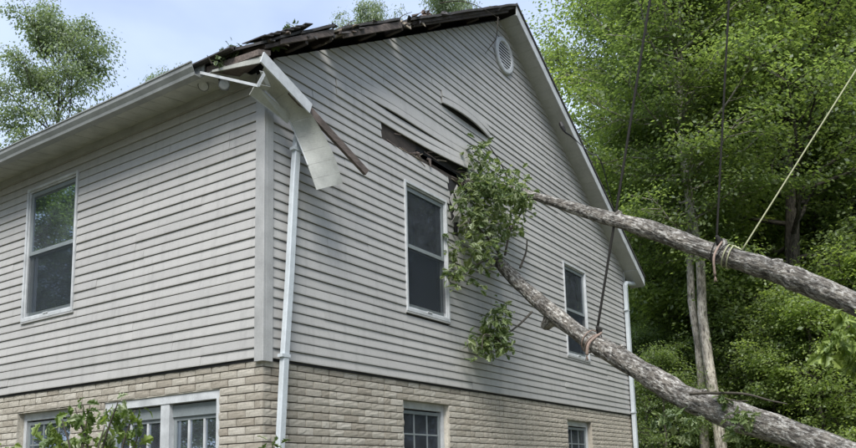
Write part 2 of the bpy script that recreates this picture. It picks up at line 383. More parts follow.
def courses(zone, kmax, a0, a1, wins, parent, lim=None):
    for k in range(kmax):
        z0, z1 = k * EX, (k + 1) * EX; zm = z0 + 0.055
        if lim: lo, hi = lim(z0 + 0.01); iv = [(max(a0, lo), min(a1, hi))]
        else: iv = [(a0, a1)]
        if iv[0][1] - iv[0][0] < 0.1: continue
        for (p, q, r, s) in wins:
            if r < zm < s: iv = cut(iv, p - 0.004, q + 0.004)
        rr = random.Random(k // 2 * 13 + (3 if zone == 'e' else 91))
        off = rr.uniform(0, 3.66); seams = [off + 3.66 * i for i in range(-1, 5)]
        if zone == 'g':
            if k in (29, 30): iv = cut(iv, 1.95, 4.06)
            if 23 <= k <= 28: iv = cut(iv, 3.47 + 0.03 * ((k * 7) % 3), 3.98 + 0.05 * ((k * 5) % 3))
            if k in (21, 22): iv = cut(iv, 3.60, 3.9)
            if k in (31, 32): seams = [1.10, 4.05, 7.6]
            if k in (33, 34): seams = [1.56, 4.10, 7.2]
            if k in (39, 40): seams = [1.2, 3.37, 4.75, 8.2]
        segs = []
        for a, b in iv:
            cs = [a] + [s for s in seams if a + 0.25 < s < b - 0.25] + [b]
            for i in range(len(cs) - 1):
                segs.append((cs[i] + (0.0015 if i else 0), cs[i + 1] - (0.0015 if i < len(cs) - 2 else 0)))
        for a, b in segs:
            push = None
            if zone == 'g' and k in (31, 32) and a < 3 < b:
                push = lambda x, kk=k: (max(0, (x - 2.0) / 2.05) ** 2 * (0.10 - 0.03 * (kk - 31)) + 0.012, max(0, (x - 2.9) / 1.2) ** 1.5 * 0.025 - 0.004)
            if zone == 'g' and k in (33, 34) and a < 3 < b:
                push = lambda x, kk=k: ((0.035 if kk == 33 else 0.018) * min(1, max(0, (x - 1.5) / 0.8)) + max(0, (x - 3.0)) ** 2 * 0.03, 0.012 * min(1, max(0, (x - 1.56) / .5)))
            if zone == 'g' and k in (39, 40) and 3.3 < a < 4.5:
                push = lambda x, kk=k: ((0.05 - 0.015 * (kk - 39)) * max(0, math.sin(math.pi * min(1, max(0, (x - 3.30) / 1.45)))) ** 0.8 + 0.01,
                                        0.04 * max(0, math.sin(math.pi * min(1, max(0, (x - 3.0) / 1.75)))) ** 1.2 - 0.006)
            if False:
                push = lambda x: (0.05 * math.exp(-((x - 3.55) / 0.3) ** 2), 0.02 * math.exp(-((x - 3.5) / 0.3) ** 2))
            board(zone, k, a, b, parent, lim, push, seed=k * 1.3 + a)
def rake_lim(z):
    if z <= zroof(0.10): return (0.10, W - 0.06)
    h = (ZAP - z) / SL
    return (max(0.10, AP - h), min(W - 0.06, AP + h))
courses('e', 29, 0.088, 6.2, [WIN_E['w1']], eave_wall)
courses('g', 61, 0.10, W - 0.06, [WIN_G['w2'], WIN_G['w3']], gable_wall, rake_lim)

# ---- corner posts
mb = MB(); mb.hexa([(-0.036, -0.036, -0.03), (0.10, -0.036, -0.03), (0.10, 0.0, -0.03), (-0.036, 0.088, -0.03),
                    (-0.036, -0.036, 2.93), (0.10, -0.036, 2.93), (0.10, 0.0, 2.93), (-0.036, 0.088, 2.93)])
mb = MB(); mb.box(-0.036, 0.0, -0.036, 0.088, -0.035, 2.93); mb.box(-0.0005, 0.098, -0.0355, -0.001, -0.0345, 3.06)
H(mb, 'corner_post', M['trim'], bevel=0.004)
mb = MB(); mb.box(W - 0.06, W + 0.03, -0.034, -0.001, -0.03, 3.06); H(mb, 'corner_post', M['trim'])

# ---- torn patch beside the upstairs window: white wrap, sheathing, folded scraps
mb = MB(); mb.quad((1.93, -0.003, 2.93), (4.12, -0.003, 2.93), (4.12, -0.003, 3.0), (1.93, -0.003, 3.0))
mb.quad((1.93, -0.003, 3.0), (2.72, -0.003, 3.0), (2.72, -0.003, 3.2), (1.93, -0.003, 3.2))
H(mb, 'exposed_sheathing', M['sheath_wood'])
mb = MB(); mb.hexa([(3.73, -.012, 2.02), (3.99, -.02, 2.06), (3.99, 0, 2.06), (3.73, 0, 2.02), (3.76, -.03, 2.72), (4.10, -.012, 2.92), (4.10, 0, 2.92), (3.76, 0, 2.72)])
H(mb, 'torn_house_wrap', M['wrap'])
for i, (x, z, dx, dz, o) in enumerate([(3.52, 2.62, .22, -.34, .05), (3.60, 2.44, .16, -.28, .09), (3.55, 2.30, .25, .06, .07), (3.64, 2.78, .10, -.3, .06)]):
    mb = MB(); mb.hexa([(x, -.015, z), (x + dx, -.02 - o, z + dz), (x + dx, -.012 - o, z + dz), (x, -.008, z),
                        (x + .02, -.03 - o * .5, z + .09), (x + dx + .03, -.04 - o, z + dz + .08), (x + dx + .03, -.03 - o, z + dz + .08), (x + .02, -.02 - o * .5, z + .09)])
    H(mb, 'siding_scrap', M['siding'])

rs = random.Random(5)
for i in range(26):
    x = rs.uniform(1.97, 4.0); z = rs.choice([2.955, 2.96, 3.10]) + rs.uniform(-.015, .03); l = rs.uniform(.05, .2); o_ = rs.uniform(.01, .06)
    mb = MB(); a = np.array((x, -.012, z)); b = a + np.array((l, -o_, rs.uniform(-.05, .06))); hh = rs.uniform(.006, .022)
    mb.hexa([a, b, b + (0.01, .006, 0), a + (0.01, .008, 0), a + (0, 0, hh), b + (0, 0, hh * .3), b + (.01, .006, hh * .3), a + (.01, .008, hh)]); H(mb, 'splinter', M['insul' if i % 3 == 0 else 'oldwood'])
for i in range(4):
    x = rs.uniform(2.5, 3.9); z = rs.uniform(2.98, 3.05); mb = MB(); mb.tube([(x, .0, z), (x + rs.uniform(-.03, .03), -.03, z - .02), (x + rs.uniform(-.05, .05), -.045, z - rs.uniform(.03, .12))], [.02, .025, .006], 7); H(mb, 'insulation_tuft', M['oldwood'])

# ---- bricks
cells = []
def lay_bricks(zone, amax, wins, parent):
    rows = int(-ZG / 0.0805); PANEL, L = 0.98, 0.245
    for r in range(rows):
        z1 = -0.006 - r * 0.0805; z0 = z1 - 0.0695
        edges = []; p = 0.0
        while p < amax:
            e = [p + L * i for i in range(5)] if r % 2 == 0 else [p, p + L / 2] + [p + L / 2 + L * i for i in (1, 2, 3)] + [p + PANEL]
            edges += list(zip(e[:-1], e[1:])); p += PANEL
        for a, b in edges:
            b = min(b, amax)
            parts = [(a + 0.0055, b - 0.0055)]
            for (p0, q0, r0, s0) in wins:
                if z1 > r0 and z0 < s0 - 0.01: parts = cut(parts, p0, q0)
            for pa, pb in parts:
                if pb - pa > 0.03: cells.append((zone, pa, pb, z0, z1, parent))
lay_bricks('e', 9.8, [WIN_E['b1'], WIN_E['b2']], brick_e)
lay_bricks('g', W - 0.02, [WIN_G['b3'], WIN_G['b4']], brick_g)
def brick_mesh(seed):
    rr = np.random.default_rng(seed); nx, nz = 4, 3
    v = []; f = []
    for j in range(nz + 1):
        for i in range(nx + 1):
            edge = i in (0, nx) or j in (0, nz)
            x = i / nx + (0 if i in (0, nx) else rr.uniform(-.05, .05)); z = j / nz + (0 if j in (0, nz) else rr.uniform(-.07, .07))
            d = rr.uniform(-0.002, 0.001) if edge else rr.uniform(-0.001, 0.006)
            if i in (0, nx) and j in (0, nz): d -= 0.004
            v.append((x, d, z))
    ncol = nx + 1
    for j in range(nz):
        for i in range(nx):
            a = j * ncol + i; f.append((a, a + 1, a + ncol + 1, a + ncol))
    b = len(v); ring = [j for j in range(ncol)] + [j * ncol + nx for j in range(1, nz + 1)] + [nz * ncol + i for i in range(nx - 1, -1, -1)] + [j * ncol for j in range(nz - 1, 0, -1)]
    for q in ring: v.append((v[q][0], -0.03, v[q][2]))
    for i in range(len(ring)): f.append((ring[(i + 1) % len(ring)], ring[i], b + i, b + (i + 1) % len(ring)))
    return np.array(v), f
BP = [brick_mesh(s) for s in range(8)]
def visible(c):
    f = ez(c[0]); p = np.array(f((c[1] + c[2]) / 2, 0, (c[3] + c[4]) / 2)) - CAM; z = p @ cf
    u, v = 428 + CF * (p @ cr) / z, CY0 - CF * (p @ cu) / z
    return z if (-4 < u < 860 and 300 < v < 450) else 1000 + z
cells.sort(key=visible)
bm_cache = {}
stuffV, stuffF = [], []
for i, (zone, a, b, z0, z1, parent) in enumerate(cells):
    f = ez(zone); k = random.randrange(8); V, F = BP[k]
    dj = random.uniform(-0.003, 0.003)
    if i < 300:
        if (zone, k) not in bm_cache:
            me = bpy.data.meshes.new('brick')
            me.from_pydata([(V[q][0], -V[q][1], V[q][2]) for q in range(len(V))], [], F); me.update(); me.materials.append(M['brick']); bm_cache[(zone, k)] = me
        o = link('brick', bm_cache[(zone, k)], parent)
        if zone == 'g': o.location = (a, 0.008 - dj, z0 - ZG); o.scale = (b - a, 1, z1 - z0)
        else:
            o.location = (0.008 - dj, b, z0 - ZG); o.rotation_euler = (0, 0, -math.pi / 2); o.scale = (b - a, 1, z1 - z0)
    else:
        n0 = len(stuffV)
        for q in V:
            aa = a + (b - a) * q[0] if zone == 'g' else b - (b - a) * q[0]
            x, y, z = f(aa, q[1] - 0.008 + dj, z0 + (z1 - z0) * q[2]); stuffV.append((x, y, z - ZG))
        stuffF += [tuple(n0 + t for t in q) for q in F]
me = bpy.data.meshes.new('brickwork'); me.from_pydata(stuffV, [], stuffF); me.update()
tag(link('brickwork', me, house, M['brick']), kind='stuff')

# ---- windows
def window(zone, win, style, label=None):
    a0, a1, z0, z1 = win; f = ez(zone)
    def B(mb, p, q, d0, d1, r, s):
        c = [f(p, d0, r), f(q, d0, r), f(q, d1, r), f(p, d1, r), f(p, d0, s), f(q, d0, s), f(q, d1, s), f(p, d1, s)]
        mb.hexa(c)
    def ring(mb, p, q, r, s, t, d0, d1, tb=None, tt=None):
        tb = tb or t; tt = tt or t
        B(mb, p, p + t, d0, d1, r, s); B(mb, q - t, q, d0, d1, r, s)
        B(mb, p + t, q - t, d0, d1 - 0.001, r, r + tb); B(mb, p + t, q - t, d0, d1 - 0.001, s - tt, s)
    up = style == 'up'
    mb = MB(); base = 0.0 if up else -0.035
    t = 0.032 if up else 0.06
    do = 0.040 if up else (-0.028 if style == 'double' else -0.095)
    ring(mb, a0, a1, z0, z1, t, base - 0.14, do, tb=0.045 if up else 0.07, tt=0.032 if up else 0.09)
    if up: ring(mb, a0 + t + .001, a1 - t - .001, z0 + .046, z1 - .033, 0.018, base - 0.13, do - 0.022)
    wnd = H(mb, 'window', M['white'], bevel=0.003)
    if label: wnd['label'] = label
    ia0, ia1, iz0, iz1 = a0 + t + 0.021, a1 - t - 0.021, z0 + 0.072, z1 - (0.062 if up else 0.11)
    zm = (iz0 + iz1) / 2
    # upper and lower sash, the lower one set further in
    halves = [(zm - 0.02, iz1, base + 0.002), (iz0, zm + 0.02, base - 0.034)] if up else [(zm - 0.02, iz1, base - 0.075), (iz0, zm + 0.02, base - 0.108)]
    cols = [(ia0, ia1)]
    if style == 'double':
        c = 1.487; mb = MB(); B(mb, c - 0.07, c + 0.07, base - 0.13, do - 0.01, z0 + 0.07, z1 - 0.09); H(mb, 'mullion', M['white'], wnd, bevel=0.003)
        cols = [(ia0, c - 0.071), (c + 0.071, ia1)]
        iz1 -= 0.12
        for p, q in cols:
            mb = MB(); B(mb, p, q, base - 0.11, base - 0.05, iz1, iz1 + 0.125); H(mb, 'head_panel', M['sash'], wnd)
        halves = [(iz0, iz1, base - 0.07)]
    for (p, q) in cols:
        for hi, (s0, s1, d) in enumerate(halves):
            mb = MB(); tt = 0.05 if up else 0.042
            ring(mb, p, q, s0, s1, tt, d - 0.03, d)
            sash = H(mb, 'sash', M['sash'], wnd, bevel=0.002)
            mb = MB(); mb.quad(*[f(x, d - 0.015, z) for x, z in ((p + tt, s0 + tt), (q - tt, s0 + tt), (q - tt, s1 - tt), (p + tt, s1 - tt))])
            H(mb, 'pane', M['glass'], wnd)
            if not up:
                nm = 2
                for i in range(nm):
                    x = p + (q - p) * (i + 1) / (nm + 1); mb = MB(); B(mb, x - .011, x + .011, d - .022, d - .008, s0 + tt, s1 - tt)
                    if style == 'double': B(mb, x - .014, x + .014, d - .014, d + .002, s0 + tt, s1 - tt)
                    H(mb, 'muntin', M['sash'] if style != 'double' else M['white'], wnd)
                if style == 'low':
                    zz = (s0 + s1) / 2; mb = MB(); B(mb, p + tt, q - tt, d - .021, d - .009, zz - .01, zz + .01); H(mb, 'muntin', M['sash'], wnd)
    if up:
        d = base - 0.002; mb = MB(); B(mb, ia0 + .002, ia1 - .002, d - 0.002, d, iz0 + 0.045, zm - 0.02); H(mb, 'insect_screen', M['screen'], wnd)
        mb = MB(); B(mb, (a0 + a1) / 2 - .05, (a0 + a1) / 2 + .05, base - .05, do + .006, z0 + .046, z0 + .062); H(mb, 'sash_lift', M['white'], wnd)
        mb = MB(); B(mb, a0 - .012, a1 + .012, 0.0, 0.036, z0 - .022, z0 - .001); H(mb, 'sill', M['trim'], wnd)
    else:
        mb = MB(); B(mb, a0 - 0.0, a1 + 0.0, base - .02, do + 0.006, z1 - 0.004, z1 + 0.0015); H(mb, 'lintel', M['lintel'], wnd)
    if style != 'up':
        mb = MB()
        for p, q, r, s in ((a0 - .012, a0 - .001, z0, z1), (a1 + .001, a1 + .012, z0, z1), (a0, a1, z1 + .002, z1 + .012)): B(mb, p, q, base - .14, -.016, r, s)
        H(mb, 'reveal', M['brick'], wnd)
    # room behind
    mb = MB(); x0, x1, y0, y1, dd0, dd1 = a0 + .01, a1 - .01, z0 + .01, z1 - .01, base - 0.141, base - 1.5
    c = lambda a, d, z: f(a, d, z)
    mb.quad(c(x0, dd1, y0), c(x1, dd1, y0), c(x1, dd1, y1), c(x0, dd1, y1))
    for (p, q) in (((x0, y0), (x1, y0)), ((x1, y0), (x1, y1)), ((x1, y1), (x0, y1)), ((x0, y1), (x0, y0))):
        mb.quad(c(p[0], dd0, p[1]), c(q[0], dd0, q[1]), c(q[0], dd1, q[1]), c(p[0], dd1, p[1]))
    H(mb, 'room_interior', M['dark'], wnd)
    return wnd
w1 = window('e', WIN_E['w1'], 'up'); w2 = window('g', WIN_G['w2'], 'up'); w3 = window('g', WIN_G['w3'], 'up')
window('e', WIN_E['b1'], 'low'); wb2 = window('e', WIN_E['b2'], 'double'); window('g', WIN_G['b3'], 'low'); window('g', WIN_G['b4'], 'low')
def curtain(zone, win, d, a0, a1, z0, z1, wnd, mat, amp=0.018):
    f = ez(zone); n = 60; v = []; fc = []
    for i in range(n + 1):
        a = a0 + (a1 - a0) * i / n; dd = d + amp * math.sin(i * 1.15) + amp * .6 * math.sin(i * 0.47)
        for z in (z0, z1): x, y, zz = f(a, dd, z); v.append((x, y, zz - ZG))
    for i in range(n): fc.append((2 * i, 2 * i + 2, 2 * i + 3, 2 * i + 1))
    me = bpy.data.meshes.new('curtain'); me.from_pydata(v, [], fc); me.polygons.foreach_set('use_smooth', [True] * n); me.update(); link('curtain', me, wnd, mat)
curtain('e', None, -0.30, 0.72, 1.08, -1.7, -0.45, wb2, M['curtain'])
curtain('e', None, -0.32, 1.16, 1.30, -1.7, -0.45, wb2, M['curtain'])
curtain('e', None, -0.26, 3.24, 4.2, 1.0, 1.75, w1, M['blind'], 0.006)
curtain('g', None, -0.40, 7.45, 7.72, 0.95, 2.5, w3, M['blind'], 0.02)
curtain('g', None, -0.45, 2.48, 3.32, 1.75, 2.5, w2, M['blind'], 0.006)

# ---- round gable vent
vc = np.array((5.335, 0, 5.605)); RV = 0.305
vent = MB(); n = 48
prof = [(RV, -0.02), (RV, -0.05), (RV - 0.02, -0.062), (RV - 0.075, -0.062), (RV - 0.09, -0.045), (RV - 0.09, -0.012)]
for k in range(n):
    t = 2 * math.pi * k / n
    for r_, y in prof: vent.v.append((vc[0] + r_ * math.cos(t), y, vc[2] + r_ * math.sin(t)))
P = len(prof)
for k in range(n):
    for j in range(P - 1):
        a = k * P + j; b = ((k + 1) % n) * P + j; vent.f.append((a, b, b + 1, a + 1))
vent_o = H(vent, 'gable_vent', M['white'], smooth=False)
mb = MB(); mb.v = [(vc[0] + (RV - .03) * math.cos(2 * math.pi * k / n), -0.030, vc[2] + (RV - .03) * math.sin(2 * math.pi * k / n)) for k in range(n)]; mb.f = [tuple(range(n))]
H(mb, 'vent_back', M['dark'], vent_o)
for i in range(8):
    z = -0.175 + 0.05 * i; h = math.sqrt(max(0, (RV - .09) ** 2 - (abs(z) + 0.0) ** 2)) - 0.004
    if h > 0.03:
        mb = MB(); mb.hexa([(vc[0] - h, -.056, vc[2] + z - .018), (vc[0] + h, -.056, vc[2] + z - .018), (vc[0] + h, -.046, vc[2] + z - .016), (vc[0] - h, -.046, vc[2] + z - .016),
                            (vc[0] - h, -.048, vc[2] + z + .012), (vc[0] + h, -.048, vc[2] + z + .012), (vc[0] + h, -.038, vc[2] + z + .014), (vc[0] - h, -.038, vc[2] + z + .014)])
        H(mb, 'louver', M['white'], vent_o)

# ---- roof
OY, OXL = -0.32, -0.42                # rake overhang (y) and eave overhang (x)
RT = 0.20                             # roof build-up above the soffit line
def rz(x, up=0.0): return zroof(x) + up
roof = MB()
def slab(x0, x1, y0, y1, lo, hi):
    roof.hexa([(x0, y0, rz(x0, lo)), (x1, y0, rz(x1, lo)), (x1, y1, rz(x1, lo)), (x0, y1, rz(x0, lo)),
               (x0, y0, rz(x0, hi)), (x1, y0, rz(x1, hi)), (x1, y1, rz(x1, hi)), (x0, y1, rz(x0, hi))])
slab(OXL, AP, 0.0, D + .3, 0.155, 0.19); slab(AP, W + 0.44, OY - 0.02, D + .3, 0.155, 0.19)
roof_o = H(roof, 'roof', M['shingle'])
mb = MB()
for i, (x0, x1, yo, lo, hi) in enumerate([(-0.02, 0.18, -.33, .15, .185), (.10, .45, -.35, .165, .20), (.38, .75, -.33, .17, .205)]): pass
# intact right rake: soffit panels, fascia, shingle edge
def rake_pt(x, y, up): return (x, y, rz(x, up))
nP = 20; xs = np.linspace(AP, W + 0.42, nP + 1)
for i in range(nP):
    mb = MB(); x0, x1 = xs[i] + 0.002, xs[i + 1] - 0.002
    for p, q, u in ((x0, (x0 + x1) / 2 - .004, 0.0), ((x0 + x1) / 2 + .004, x1, 0.0), ((x0 + x1) / 2 - .004, (x0 + x1) / 2 + .004, 0.004)):
        mb.hexa([rake_pt(p, OY + .018, u - .002), rake_pt(q, OY + .018, u - .002), rake_pt(q, -.001, u - .002), rake_pt(p, -.001, u - .002),
                 rake_pt(p, OY + .018, u + .006), rake_pt(q, OY + .018, u + .006), rake_pt(q, -.001, u + .006), rake_pt(p, -.001, u + .006)])
    H(mb, 'soffit_panel', M['soffit'], roof_o)
mb = MB(); x0, x1 = AP + 0.0, W + 0.43
mb.hexa([rake_pt(x0, OY, -.022), rake_pt(x1, OY, -.022), rake_pt(x1, OY + .016, -.022), rake_pt(x0, OY + .016, -.022),
         rake_pt(x0, OY, .15), rake_pt(x1, OY, .15), rake_pt(x1, OY + .016, .15), rake_pt(x0, OY + .016, .15)])
H(mb, 'fascia', M['white'], roof_o)
mb = MB(); e = W + .43
mb.hexa([(W, OY + .02, rz(W) - .02), (e, OY + .02, rz(e) - .04), (e, 0, rz(e) - .04), (W, 0, rz(W) - .02), (W, OY + .02, rz(W, .1)), (e, OY + .02, rz(e, .1)), (e, 0, rz(e, .1)), (W, 0, rz(W, .1))])
H(mb, 'eave_return', M['soffit'], roof_o)
# gutter on the far eave
def gutter(xi, sgn, y0, y1, zb, parent, mat):
    pr = [(0.0, 0.13), (0.0, 0.0), (0.075, 0.0), (0.082, 0.03), (0.11, 0.075), (0.115, 0.115), (0.125, 0.118), (0.125, 0.13), (0.108, 0.128), (0.103, 0.08), (0.07, 0.012), (0.008, 0.012), (0.008, 0.13)]
    n = max(2, int((y1 - y0) / 0.5)); mb = MB(); k = len(pr)
    for i in range(n + 1):
        y = y0 + (y1 - y0) * i / n; s = 0.006 * noise1(y, 2.0)
        for a, b in pr: mb.v.append((xi + sgn * a, y, zb + b + s))
    for i in range(n):
        for j in range(k):
            a = i * k + j; b = i * k + (j + 1) % k; mb.f.append((a, b, b + k, a + k))
    mb.f.append(tuple(range(k))); mb.f.append(tuple(n * k + j for j in range(k))[::-1])
    return H(mb, 'gutter', mat, parent)
gutter(W + .43, 1, -.2, D, 2.90, roof_o, M['white'])
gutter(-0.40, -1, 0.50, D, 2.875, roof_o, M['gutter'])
# near eave: soffit panels, fascia
for i in range(22):
    y0, y1 = 0.16 + i * .40, 0.16 + i * .40 + .396
    mb = MB()
    for p, q, u in ((y0, (y0 + y1) / 2 - .005, 0), ((y0 + y1) / 2 - .005, (y0 + y1) / 2 + .005, .004), ((y0 + y1) / 2 + .005, y1, 0)):
        mb.hexa([(-.385, p, 2.895 + u), (-.001, p, 2.955 + u), (-.001, q, 2.955 + u), (-.385, q, 2.895 + u), (-.385, p, 2.903 + u), (-.001, p, 2.963 + u), (-.001, q, 2.963 + u), (-.385, q, 2.903 + u)])
    H(mb, 'soffit_panel', M['cream'], roof_o)
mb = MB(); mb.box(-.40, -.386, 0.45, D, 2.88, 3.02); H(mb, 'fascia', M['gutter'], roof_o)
mb = MB(); mb.box(-0.0355, -0.0262, .09, D, 2.86, 2.954); H(mb, 'frieze_board', M['trim'], roof_o)
# shingle lip over the gutter
mb = MB(); mb.hexa([(-.47, 0.0, 2.995), (-.40, 0.0, rz(-.40, .155)), (-.40, D, rz(-.40, .155)), (-.47, D, 2.995), (-.47, 0.0, 3.01), (-.40, 0.0, rz(-.40, .20)), (-.40, D, rz(-.40, .20)), (-.47, D, 3.01)])
H(mb, 'drip_edge', M['shingle'], roof_o)
# broken left rake: leftover decking with its brown sub-fascia, in three displaced lengths
def deck_piece(x0, x1, y0, tilt, lo, hi, jag, fascia=None, name='broken_decking', mat='deck'):
    mb = MB(); n = max(3, int((x1 - x0) / 0.11)); rr = random.Random(int(x0 * 100) + 9)
    prev = None
    for i in range(n + 1):
        x = x0 + (x1 - x0) * i / n; t = i / n; yo = y0 + rr.uniform(-jag, jag); u = tilt[0] * (1 - t) + tilt[1] * t + rr.uniform(-.004, .004)
        cur = [(x, yo, rz(x, lo + u)), (x, 0.005, rz(x, lo)), (x, 0.005, rz(x, hi)), (x, yo, rz(x, hi + u))]
        if prev: mb.hexa([prev[0], cur[0], cur[1], prev[1], prev[3], cur[3], cur[2], prev[2]])
        prev = cur
    H(mb, name, M[mat], roof_o)
deck_piece(-0.30, 0.74, -.30, (-0.06, 0.02), .115, .155, .012)
deck_piece(-0.36, 0.25, -.32, (-0.05, 0.02), .157, .185, .02, name='torn_shingles', mat='shingle')
deck_piece(0.20, 0.70, -.33, (0.0, 0.03), .157, .19, .02, name='torn_shingles', mat='shingle')
deck_piece(0.86, 2.06, -.29, (-0.01, 0.0), .115, .155, .012)
deck_piece(0.90, 2.02, -.31, (0.0, 0.01), .157, .19, .02, name='torn_shingles', mat='shingle')
deck_piece(2.30, AP - .01, -.29, (-0.02, 0.0), .11, .155, .012)
deck_piece(2.20, AP + .02, -.335, (-0.015, 0.0), .157, .192, .018, name='torn_shingles', mat='shingle')
def subf(x0, x1, y, u0, u1, h0, h1, mat='oldwood', name='sub_fascia_board'):
    mb = MB(); mb.hexa([(x0, y, rz(x0, u0)), (x1, y, rz(x1, u1)), (x1, y + .03, rz(x1, u1)), (x0, y + .03, rz(x0, u0)),
                        (x0, y, rz(x0, u0 + h0)), (x1, y, rz(x1, u1 + h1)), (x1, y + .03, rz(x1, u1 + h1)), (x0, y + .03, rz(x0, u0 + h0))])
    H(mb, name, M[mat], roof_o, bevel=.004)
subf(-0.10, 0.72, -.315, .075, .085, .055, .085)
subf(0.92, 2.05, -.30, .045, .06, .075, .095)
subf(2.35, 5.1, -.27, .06, .06, .055, .06, 'deck')
# lookout stubs under the decking, torn pale bits in the gap
for x, l in ((0.30, .30), (0.72, .27), (1.55, .25), (2.10, .26), (3.1, .2), (4.2, .2)):
    mb = MB(); mb.bar((x, -l, rz(x, .075)), (x, 0, rz(x, .075)), .04, .07); H(mb, 'lookout', M['deck'], roof_o)
for (x0, x1, y, u0, u1) in ((.74, .98, -.22, .08, .10), (.78, 1.02, -.26, .14, .15), (2.02, 2.30, -.22, .13, .12), (.70, .80, -.2, .02, .06)):
    mb = MB(); mb.hexa([(x0, y, rz(x0, u0)), (x1, y - .04, rz(x1, u1)), (x1, y + .1, rz(x1, u1)), (x0, y + .06, rz(x0, u0)), (x0, y, rz(x0, u0 + .02)), (x1, y - .04, rz(x1, u1 + .03)), (x1, y + .1, rz(x1, u1 + .03)), (x0, y + .06, rz(x0, u0 + .02))])
    H(mb, 'splintered_wood', M['insul'], roof_o)
# loose shingle tabs lifted over the broken corner
for i in range(7):
    x = -0.36 + i * .095; mb = MB(); u = .20 + .012 * i
    mb.hexa([(x, -.36 + .01 * (i % 3), rz(x, u - .02)), (x + .13, -.35, rz(x + .13, u - .035)), (x + .13, -.05, rz(x + .13, .195)), (x, -.05, rz(x, .195)),
             (x, -.36 + .01 * (i % 3), rz(x, u - .008)), (x + .13, -.35, rz(x + .13, u - .023)), (x + .13, -.05, rz(x + .13, .207)), (x, -.05, rz(x, .207))])
    H(mb, 'shingle_tab', M['shingle'], roof_o)

rs = random.Random(77)
for i in range(46):
    x = rs.choice([rs.uniform(-.3, .75), rs.uniform(.7, 1.05), rs.uniform(.9, 2.4), rs.uniform(2.0, 2.5), rs.uniform(2.3, 4.9)]); u = rs.uniform(.09, .20); y = rs.uniform(-.37, -.29)
    l = rs.uniform(.05, .17); t_ = rs.uniform(.004, .012); hh = rs.uniform(.008, .03); dx = rs.uniform(-.08, .10); dz = rs.uniform(-.06, .03)
    mb = MB(); a = np.array((x, y + .05, rz(x, u))); b = a + np.array((dx, -l * .5, dz)); c_ = a + np.array((l, 0, SL * l))
    mb.hexa([a, b, b + (t_, .004, 0), a + (.03, .02, 0), a + (0, 0, hh), b + (0, 0, hh * .4), c_ + (0, 0, hh * .5), c_ + (0, .03, hh)])
    H(mb, 'splintered_wood' if i % 3 else 'torn_shingle', M[('shingle', 'insul', 'oldwood', 'oldwood')[i % 4] if i % 3 else 'shingle'], roof_o)

# ---- hanging wreckage at the corner
P3 = lambda a, b, y: on_gable(a, b, y)
# white fascia cover that swung down from the roof corner, on its brown board
fa = P3(262.5, 56, -.335); fb = P3(311, 108, -.335); fe = P3(368, 171, -.30)
d = fe - fa; d /= np.linalg.norm(d); upn = np.cross((0, 1, 0), d); upn /= np.linalg.norm(upn)
if upn[2] < 0: upn = -upn
mb = MB()
mb.hexa([fa + (0, -.005, 0) - upn * .075, fb + (0, -.005, 0) - upn * .07, fb + (0, .012, 0) - upn * .07, fa + (0, .012, 0) - upn * .075,
         fa + (0, -.005, 0) + upn * .055, fb + (0, -.005, 0) + upn * .05, fb + (0, .012, 0) + upn * .05, fa + (0, .012, 0) + upn * .055])
H(mb, 'swung_fascia_cover', M['white'])
mb = MB(); s0 = fa + d * .45
mb.hexa([s0 + (0, .013, 0) - upn * .055, fe + (0, .013, 0) - upn * .05, fe + (0, .05, 0) - upn * .05, s0 + (0, .05, 0) - upn * .055,
         s0 + (0, .013, 0) + upn * .045, fe + d * .03 + (0, .013, 0) + upn * .04, fe + d * .03 + (0, .05, 0) + upn * .04, s0 + (0, .05, 0) + upn * .045])
H(mb, 'hanging_board', M['oldwood'], bevel=.003)
# soffit strip, curling down: panels between two edge curves
def spline(pts, n):
    pts = np.array(pts, float); o = []
    for i in range(n):
        t = i / (n - 1) * (len(pts) - 1); k = min(int(t), len(pts) - 2); u = t - k
        p0, p1, p2, p3 = pts[max(k - 1, 0)], pts[k], pts[k + 1], pts[min(k + 2, len(pts) - 1)]
        o.append(0.5 * ((2 * p1) + (-p0 + p2) * u + (2 * p0 - 5 * p1 + 4 * p2 - p3) * u * u + (-p0 + 3 * p1 - 3 * p2 + p3) * u ** 3))
    return np.array(o)
Lp = [P3(257, 84, -.12), P3(273, 98, -.10), P3(287, 118, -.12), P3(299, 144, -.18), P3(308.5, 168, -.26), P3(316.5, 190, -.32)]
Rp = [P3(266, 62, -.325), P3(288, 86, -.325), P3(309, 111, -.325), P3(325, 137, -.33), P3(336, 161, -.34), P3(342.5, 183.5, -.34)]
NP = 9; Ls, Rs = spline(Lp, NP + 1), spline(Rp, NP + 1); Lf, Rf = spline(Lp, 61), spline(Rp, 61)
for i in range(NP):
    g0 = .007; v = []; fc = []; nu, nv = 6, 5
    for a in range(nu + 1):
        t = (i + g0 + (1 - 2 * g0) * a / nu) / NP * (len(Lf) - 1); k = min(int(t), len(Lf) - 2); u = t - k
        l_, r_ = Lf[k] * (1 - u) + Lf[k + 1] * u, Rf[k] * (1 - u) + Rf[k + 1] * u
        for b in range(nv + 1):
            p = l_ + (r_ - l_) * b / nv + np.array((0, -.0006 * math.sin(math.pi * a / nu), 0)); v.append(tuple(p - np.array(OFF)))
    for a in range(nu):
        for b in range(nv):
            q = a * (nv + 1) + b; fc.append((q, q + 1, q + nv + 2, q + nv + 1))
    me = bpy.data.meshes.new('hanging_soffit_panel'); me.from_pydata(v, [], fc); me.update()
    o = link('hanging_soffit_panel', me, house, M['cream']); sm = o.modifiers.new('solid', 'SOLIDIFY'); sm.thickness = .006; sm.offset = 0
mb = MB(); e1 = [p + np.array((-.005, -.01, 0)) for p in Ls[:8]]
mb.tube(e1, .007, 6); H(mb, 'soffit_edge_channel', M['white'])
